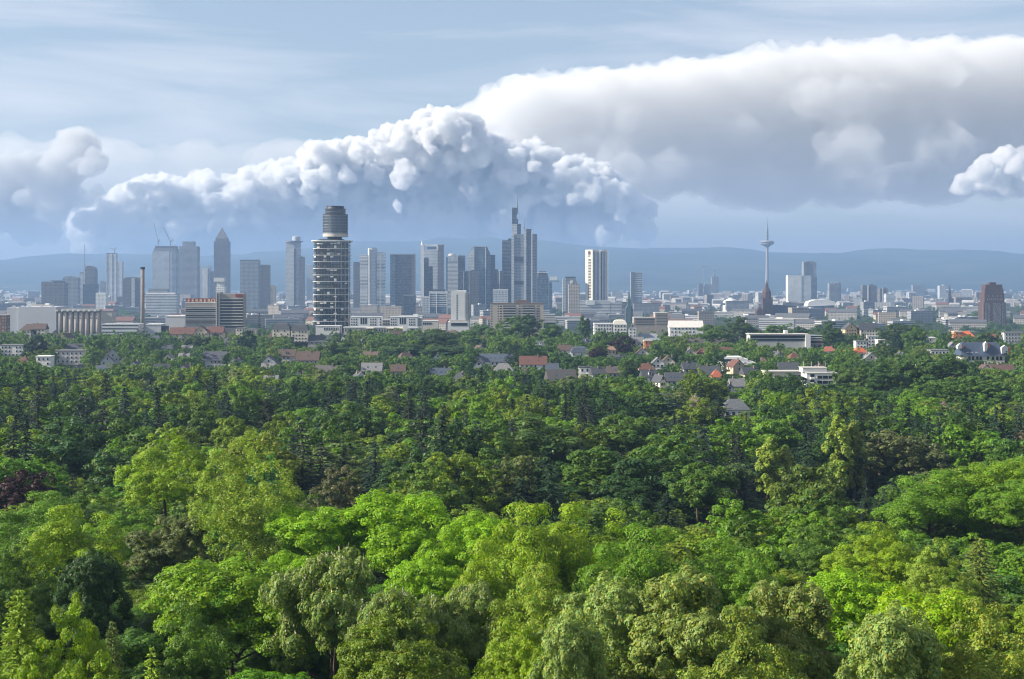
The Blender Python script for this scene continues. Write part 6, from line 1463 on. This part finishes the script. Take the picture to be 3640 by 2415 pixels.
# ---- what is left over reads as one mass: scattered with geometry nodes
def instleaf(src, name):
    m = src.copy(); m.name = name; t = m.node_tree
    oi = [n for n in t.nodes if n.type == 'OBJECT_INFO'][0]; at = t.nodes.new('ShaderNodeAttribute'); at.attribute_type = 'INSTANCER'; at.attribute_name = 'leafcol'
    for l in list(t.links):
        if l.from_node == oi: s_ = l.to_socket; t.links.remove(l); t.links.new(at.outputs['Color'], s_)
    return m
M_leaf_i = instleaf(M_leaf, 'leaves_mass'); M_needle_i = instleaf(M_needle, 'needles_mass')
def scatter(name, label, keys, rows):
    col = bpy.data.collections.get('mass_crowns') or bpy.data.collections.new('mass_crowns')
    for i, k in enumerate(keys if not col.objects else []):
        me = PROTO[k]['crown'].copy(); me.materials.clear(); me.materials.append(M_needle_i if 'spruce' in k else M_leaf_i)
        o = bpy.data.objects.new('%02d_crown' % i, me); col.objects.link(o)
    me = bpy.data.meshes.new(name); n = len(rows)
    P = np.array([(r[8], r[3], r[9]-.2) for r in rows], dtype=np.float32); me.vertices.add(n); me.vertices.foreach_set('co', P.ravel())
    def attr(nm, typ, key, arr):
        a = me.attributes.new(nm, typ, 'POINT'); a.data.foreach_set(key, np.ascontiguousarray(arr).ravel())
    attr('scl', 'FLOAT_VECTOR', 'vector', np.array([(r[4]/2/PROTO[r[0]]['R'], r[4]/2/PROTO[r[0]]['R'], r[5]/PROTO[r[0]]['H']) for r in rows], dtype=np.float32))
    attr('rot', 'FLOAT_VECTOR', 'vector', np.array([(0, 0, RW.uniform(0, 6.28)) for r in rows], dtype=np.float32))
    attr('pick', 'INT', 'value', np.array([keys.index(r[0]) for r in rows], dtype=np.int32))
    attr('leafcol', 'FLOAT_COLOR', 'color', np.array([(*[c*j for c in r[6]], 1) for r in rows for j in (RW.uniform(.85, 1.15),)], dtype=np.float32))
    me.update(); o = obj(name, me); o['kind'] = 'stuff'; o['label'] = label
    ng = bpy.data.node_groups.new(name, 'GeometryNodeTree'); ng.interface.new_socket('Geometry', in_out='INPUT', socket_type='NodeSocketGeometry'); ng.interface.new_socket('Geometry', in_out='OUTPUT', socket_type='NodeSocketGeometry')
    gi = ng.nodes.new('NodeGroupInput'); go = ng.nodes.new('NodeGroupOutput'); ip = ng.nodes.new('GeometryNodeInstanceOnPoints'); ci = ng.nodes.new('GeometryNodeCollectionInfo')
    ci.inputs['Collection'].default_value = col; ci.inputs['Separate Children'].default_value = True; ci.inputs['Reset Children'].default_value = True
    def na(nm, typ):
        q = ng.nodes.new('GeometryNodeInputNamedAttribute'); q.data_type = typ; q.inputs['Name'].default_value = nm; return q.outputs['Attribute']
    ip.inputs['Pick Instance'].default_value = True
    ng.links.new(gi.outputs[0], ip.inputs['Points']); ng.links.new(ci.outputs[0], ip.inputs['Instance']); ng.links.new(na('pick', 'INT'), ip.inputs['Instance Index'])
    ng.links.new(na('scl', 'FLOAT_VECTOR'), ip.inputs['Scale']); ng.links.new(na('rot', 'FLOAT_VECTOR'), ip.inputs['Rotation']); ng.links.new(ip.outputs[0], go.inputs[0])
    md = o.modifiers.new('scatter', 'NODES'); md.node_group = ng
    return o
keys = BRO+['spruce0','spruce1','spruce2','far0','far1','far2','far3','farspruce']
rest = [r if r[0] in keys else (RW.choice(BRO),)+tuple(r[1:]) for r in rest]
scatter('distant_wood', 'mass of smaller tree crowns between the houses and behind the wood', keys, rest)
ct = []
for i in range(3600):
    yy = RW.uniform(1045, 1185); d = 82*F/(yy-1000)*RW.uniform(.9, 1.0); d = max(1320, min(d, 8000)); px = RW.uniform(-750, 4400); x = WX(px, d)
    if patch(x, d, 260, 3) < -.05 and RW.random() < .75: continue
    if not free(x, d, 3): continue
    k_ = RW.choice(['far0','far1','far2','far3']); ct.append((k_, 'b', px, d, RW.uniform(8, 15), RW.uniform(7, 13), RW.choice([MIDG, DEEP, (.06,.10,.025)]), '', x, float(G(x, d))))
scatter('city_trees', 'scattered street and riverside trees among the hazy city roofs', keys, ct)
print('STUFF', time.time()-T0, len(ct))

# ------------------------------------------------------------------ clouds, far behind the hills
_vt = np.random.default_rng(55).random((64, 64, 64)).astype(np.float32)
def vnoise(P):
    i = np.floor(P).astype(np.int64); f = P-i; f = f*f*f*(f*(f*6-15)+10); out = 0
    for a in (0, 1):
        for b_ in (0, 1):
            for c in (0, 1):
                w = (f[:, 0] if a else 1-f[:, 0])*(f[:, 1] if b_ else 1-f[:, 1])*(f[:, 2] if c else 1-f[:, 2])
                out = out+w*_vt[(i[:, 0]+a) & 63, (i[:, 1]+b_) & 63, (i[:, 2]+c) & 63]
    return out
bm_ = bmesh.new(); bmesh.ops.create_icosphere(bm_, subdivisions=3, radius=1.0); ICO_V = np.array([v_.co[:] for v_ in bm_.verts]); ICO_F = np.array([[v_.index for v_ in f_.verts] for f_ in bm_.faces]); bm_.free()
def turb(P, octaves):
    o = 0; a = 1.0
    for q in range(octaves): o = o+a*np.abs(2*vnoise(P*2.03**q+q*17.3)-1); a *= .55
    return o
def cloud(name, label, outline, d, n, rmin, rmax, voxel, disp, dens, seed, flat=1.0, spread=1500., drop=60, core=True, bottom=880, aniso=.3, color=(1,1,1), cstep=60, thick=70):
    rg = random.Random(seed); ox = [p[0] for p in outline]; oy = [p[1] for p in outline]
    px2 = d/F; VV = []; FF = []
    def puff(px, py, r, dd):
        FF.append(ICO_F+len(VV)*len(ICO_V)); VV.append(ICO_V*np.array([1, 1, flat])*(r*px2)+np.array([WX(px, dd), dd, WZ(py, dd)]))
    for i in range(n):
        px = rg.uniform(ox[0]+rmin*.5, ox[-1]-rmin*.5); top = float(np.interp(px, ox, oy)); r = rg.uniform(rmin, rmax) if rg.random() < .88 else rg.uniform(rmax*.8, rmax*1.4)
        py = top+r*flat*.9+abs(rg.gauss(0, drop)); py = min(py, max(bottom-r*flat*.6, top+r*flat*.7)); puff(px, py, r, d+rg.uniform(-spread, spread)-(py-top)*1.2)
    if core:
        px = ox[0]+20
        while px < ox[-1]:
            top = float(np.interp(px, ox, oy)); r = thick*min(1, .35+min(px-ox[0], ox[-1]-px)/260); py = top+r*flat+rmin*.6
            while py < min(bottom, top+40+1.3*(ox[-1]-px)):
                puff(px+rg.uniform(-.3, .3)*cstep, py, r*rg.uniform(.8, 1.15), d+400+rg.uniform(-.5, .5)*spread); py += r*flat*1.1
            px += cstep
    me = np_mesh(name, np.concatenate(VV), np.concatenate(FF), None)
    o = obj(name, me); o.modifiers.new('r', 'REMESH'); md = o.modifiers['r']; md.mode = 'VOXEL'; md.voxel_size = voxel
    me2 = bpy.data.meshes.new_from_object(o.evaluated_get(bpy.context.evaluated_depsgraph_get())); o.data = me2; me2.name = name
    k = len(me2.vertices); co = np.empty(k*3); me2.vertices.foreach_get('co', co); no = np.empty(k*3); me2.vertices.foreach_get('normal', no); co = co.reshape(-1, 3); no = no.reshape(-1, 3)
    s1, s2 = disp[0]*3.8, disp[0]*1.2
    d1 = turb(co/(s1*.6), 5); d2 = turb(co/(s2*.6), 4)+.4*turb(co/(s2*.17), 3)
    co += no*((.75-d1)*disp[0]+(.98-d2)*disp[1])[:, None]
    me2.vertices.foreach_set('co', co.ravel()); me2.update(); o.data = me2
    bpy.context.view_layer.update()
    me2 = bpy.data.meshes.new_from_object(o.evaluated_get(bpy.context.evaluated_depsgraph_get())); o.modifiers.clear(); o.data = me2; me2.name = name   # closes folds
    me2.polygons.foreach_set('use_smooth', np.ones(len(me2.polygons), dtype=bool)); me2.update()
    mat = bpy.data.materials.new(name+'_vapour'); mat.use_nodes = True; t = mat.node_tree; t.nodes.remove(t.nodes['Principled BSDF'])
    alb = max(color); v = t.nodes.new('ShaderNodeVolumeScatter'); v.inputs['Color'].default_value = (*[c/alb for c in color], 1); v.inputs['Density'].default_value = dens*alb; v.inputs['Anisotropy'].default_value = aniso
    va = t.nodes.new('ShaderNodeVolumeAbsorption'); va.inputs['Color'].default_value = (0, 0, 0, 1); va.inputs['Density'].default_value = dens*(1-alb); ad = t.nodes.new('ShaderNodeAddShader')  # absorption greys the vapour and stands in for cloud shade
    t.links.new(v.outputs[0], ad.inputs[0]); t.links.new(va.outputs[0], ad.inputs[1]); t.links.new(ad.outputs[0], t.nodes['Material Output'].inputs['Volume']); me2.materials.clear(); me2.materials.append(mat)
    tag(o, label, 'cloud'); return o
cloud('cumulus_cloud', 'towering white cumulus range with bright billowing tops behind the skyline',
      [(270,770),(370,720),(480,640),(560,625),(640,640),(730,615),(800,650),(900,600),(1000,580),(1080,560),(1120,510),(1180,500),(1240,510),(1260,480),(1340,475),(1370,445),(1470,440),(1520,400),(1560,380),(1640,400),(1680,440),(1760,500),(1820,520),(1880,490),(1960,545),(2050,560),(2150,595),(2240,660),(2310,740)],
      30000., 1150, 6, 27, 32, (220, 190), 1/95., 3, bottom=900, cstep=50, thick=50, color=(.955,.945,.94), drop=80)
cloud('anvil_cloud', 'vast smooth anvil cloud spreading from the cumulus range', [(1600,420),(1700,370),(1800,310),(1900,285),(2050,260),(2300,245),(2500,215),(2800,165),(3100,155),(3640,150),(4300,160)],
      40000., 300, 24, 80, 100, (420, 260), 1/800., 5, flat=.42, drop=30, thick=200, cstep=120, spread=1800., bottom=660, color=(.87,.885,.92))  # lowered grey colour carries the shade of the anvil
cloud('cumulus_cloud', 'cumulus tower with shadow in its grey blue colour, apart from the white range', [(-300,590),(-100,560),(0,560),(100,540),(160,535),(225,540),(245,470),(275,440),(310,465),(355,510),(362,560)],
      27000., 80, 16, 40, 70, (280, 140), 1/260., 8, drop=90, bottom=830, aniso=.1, thick=50, cstep=45, color=(.72,.735,.76))  # grey blue vapour colour imitates a cloud lying in shadow
cloud('cumulus_cloud', 'small peach coloured cumulus at the edge of the anvil', [(3405,650),(3440,620),(3480,575),(3530,535),(3580,518),(3640,528),(3720,555),(3900,600)],
      33000., 90, 10, 26, 50, (200, 110), 1/110., 9, drop=45, thick=26, cstep=22, bottom=672, color=(.95,.89,.86))
cloud('cloud_shred', 'small bright cloud shred low above the hills', [(2140,790),(2190,782),(2240,775),(2290,778),(2340,792)], 31000., 26, 7, 14, 34, (90, 45), 1/120., 10, flat=.8, drop=5, bottom=800, spread=300, cstep=20, thick=12)
cloud('cloud_shred', 'dark ragged cloud shred under the anvil', [(3030,618),(3120,600),(3180,580),(3280,560),(3380,555)], 31000., 26, 7, 15, 34, (100, 50), 1/400., 12, flat=.5, drop=5, bottom=610, spread=300, cstep=26, thick=12, color=(.5,.52,.55))
cloud('cloud_veil', 'thin bright cloud bank stretching behind the cumulus range', [(-400,500),(0,480),(350,492),(700,490),(1000,488),(1140,500)], 45000., 40, 40, 80, 170, (300, 120), 1/3600., 14, flat=.6, drop=40, bottom=640, thick=90, cstep=90, color=(.90,.87,.82))
print('CLOUDS', time.time()-T0)

# ------------------------------------------------------------------ the hazy air
hz_ = MB().box(-15500, 15500, -2500, 21300, -12, 680).mesh('haze')
mat = bpy.data.materials.new('hazy_air'); mat.use_nodes = True; t = mat.node_tree; t.nodes.remove(t.nodes['Principled BSDF'])
v = t.nodes.new('ShaderNodeVolumePrincipled'); v.inputs['Color'].default_value = (.28,.43,.70,1); v.inputs['Density'].default_value = .000105; v.inputs['Anisotropy'].default_value = .15
t.links.new(v.outputs[0], t.nodes['Material Output'].inputs['Volume']); hz_.materials.append(mat)
h_ = obj('haze', hz_); h_['kind'] = 'stuff'; h_['label'] = 'blue haze filling the air over the city'
print('DONE', time.time()-T0, len(bpy.data.objects))
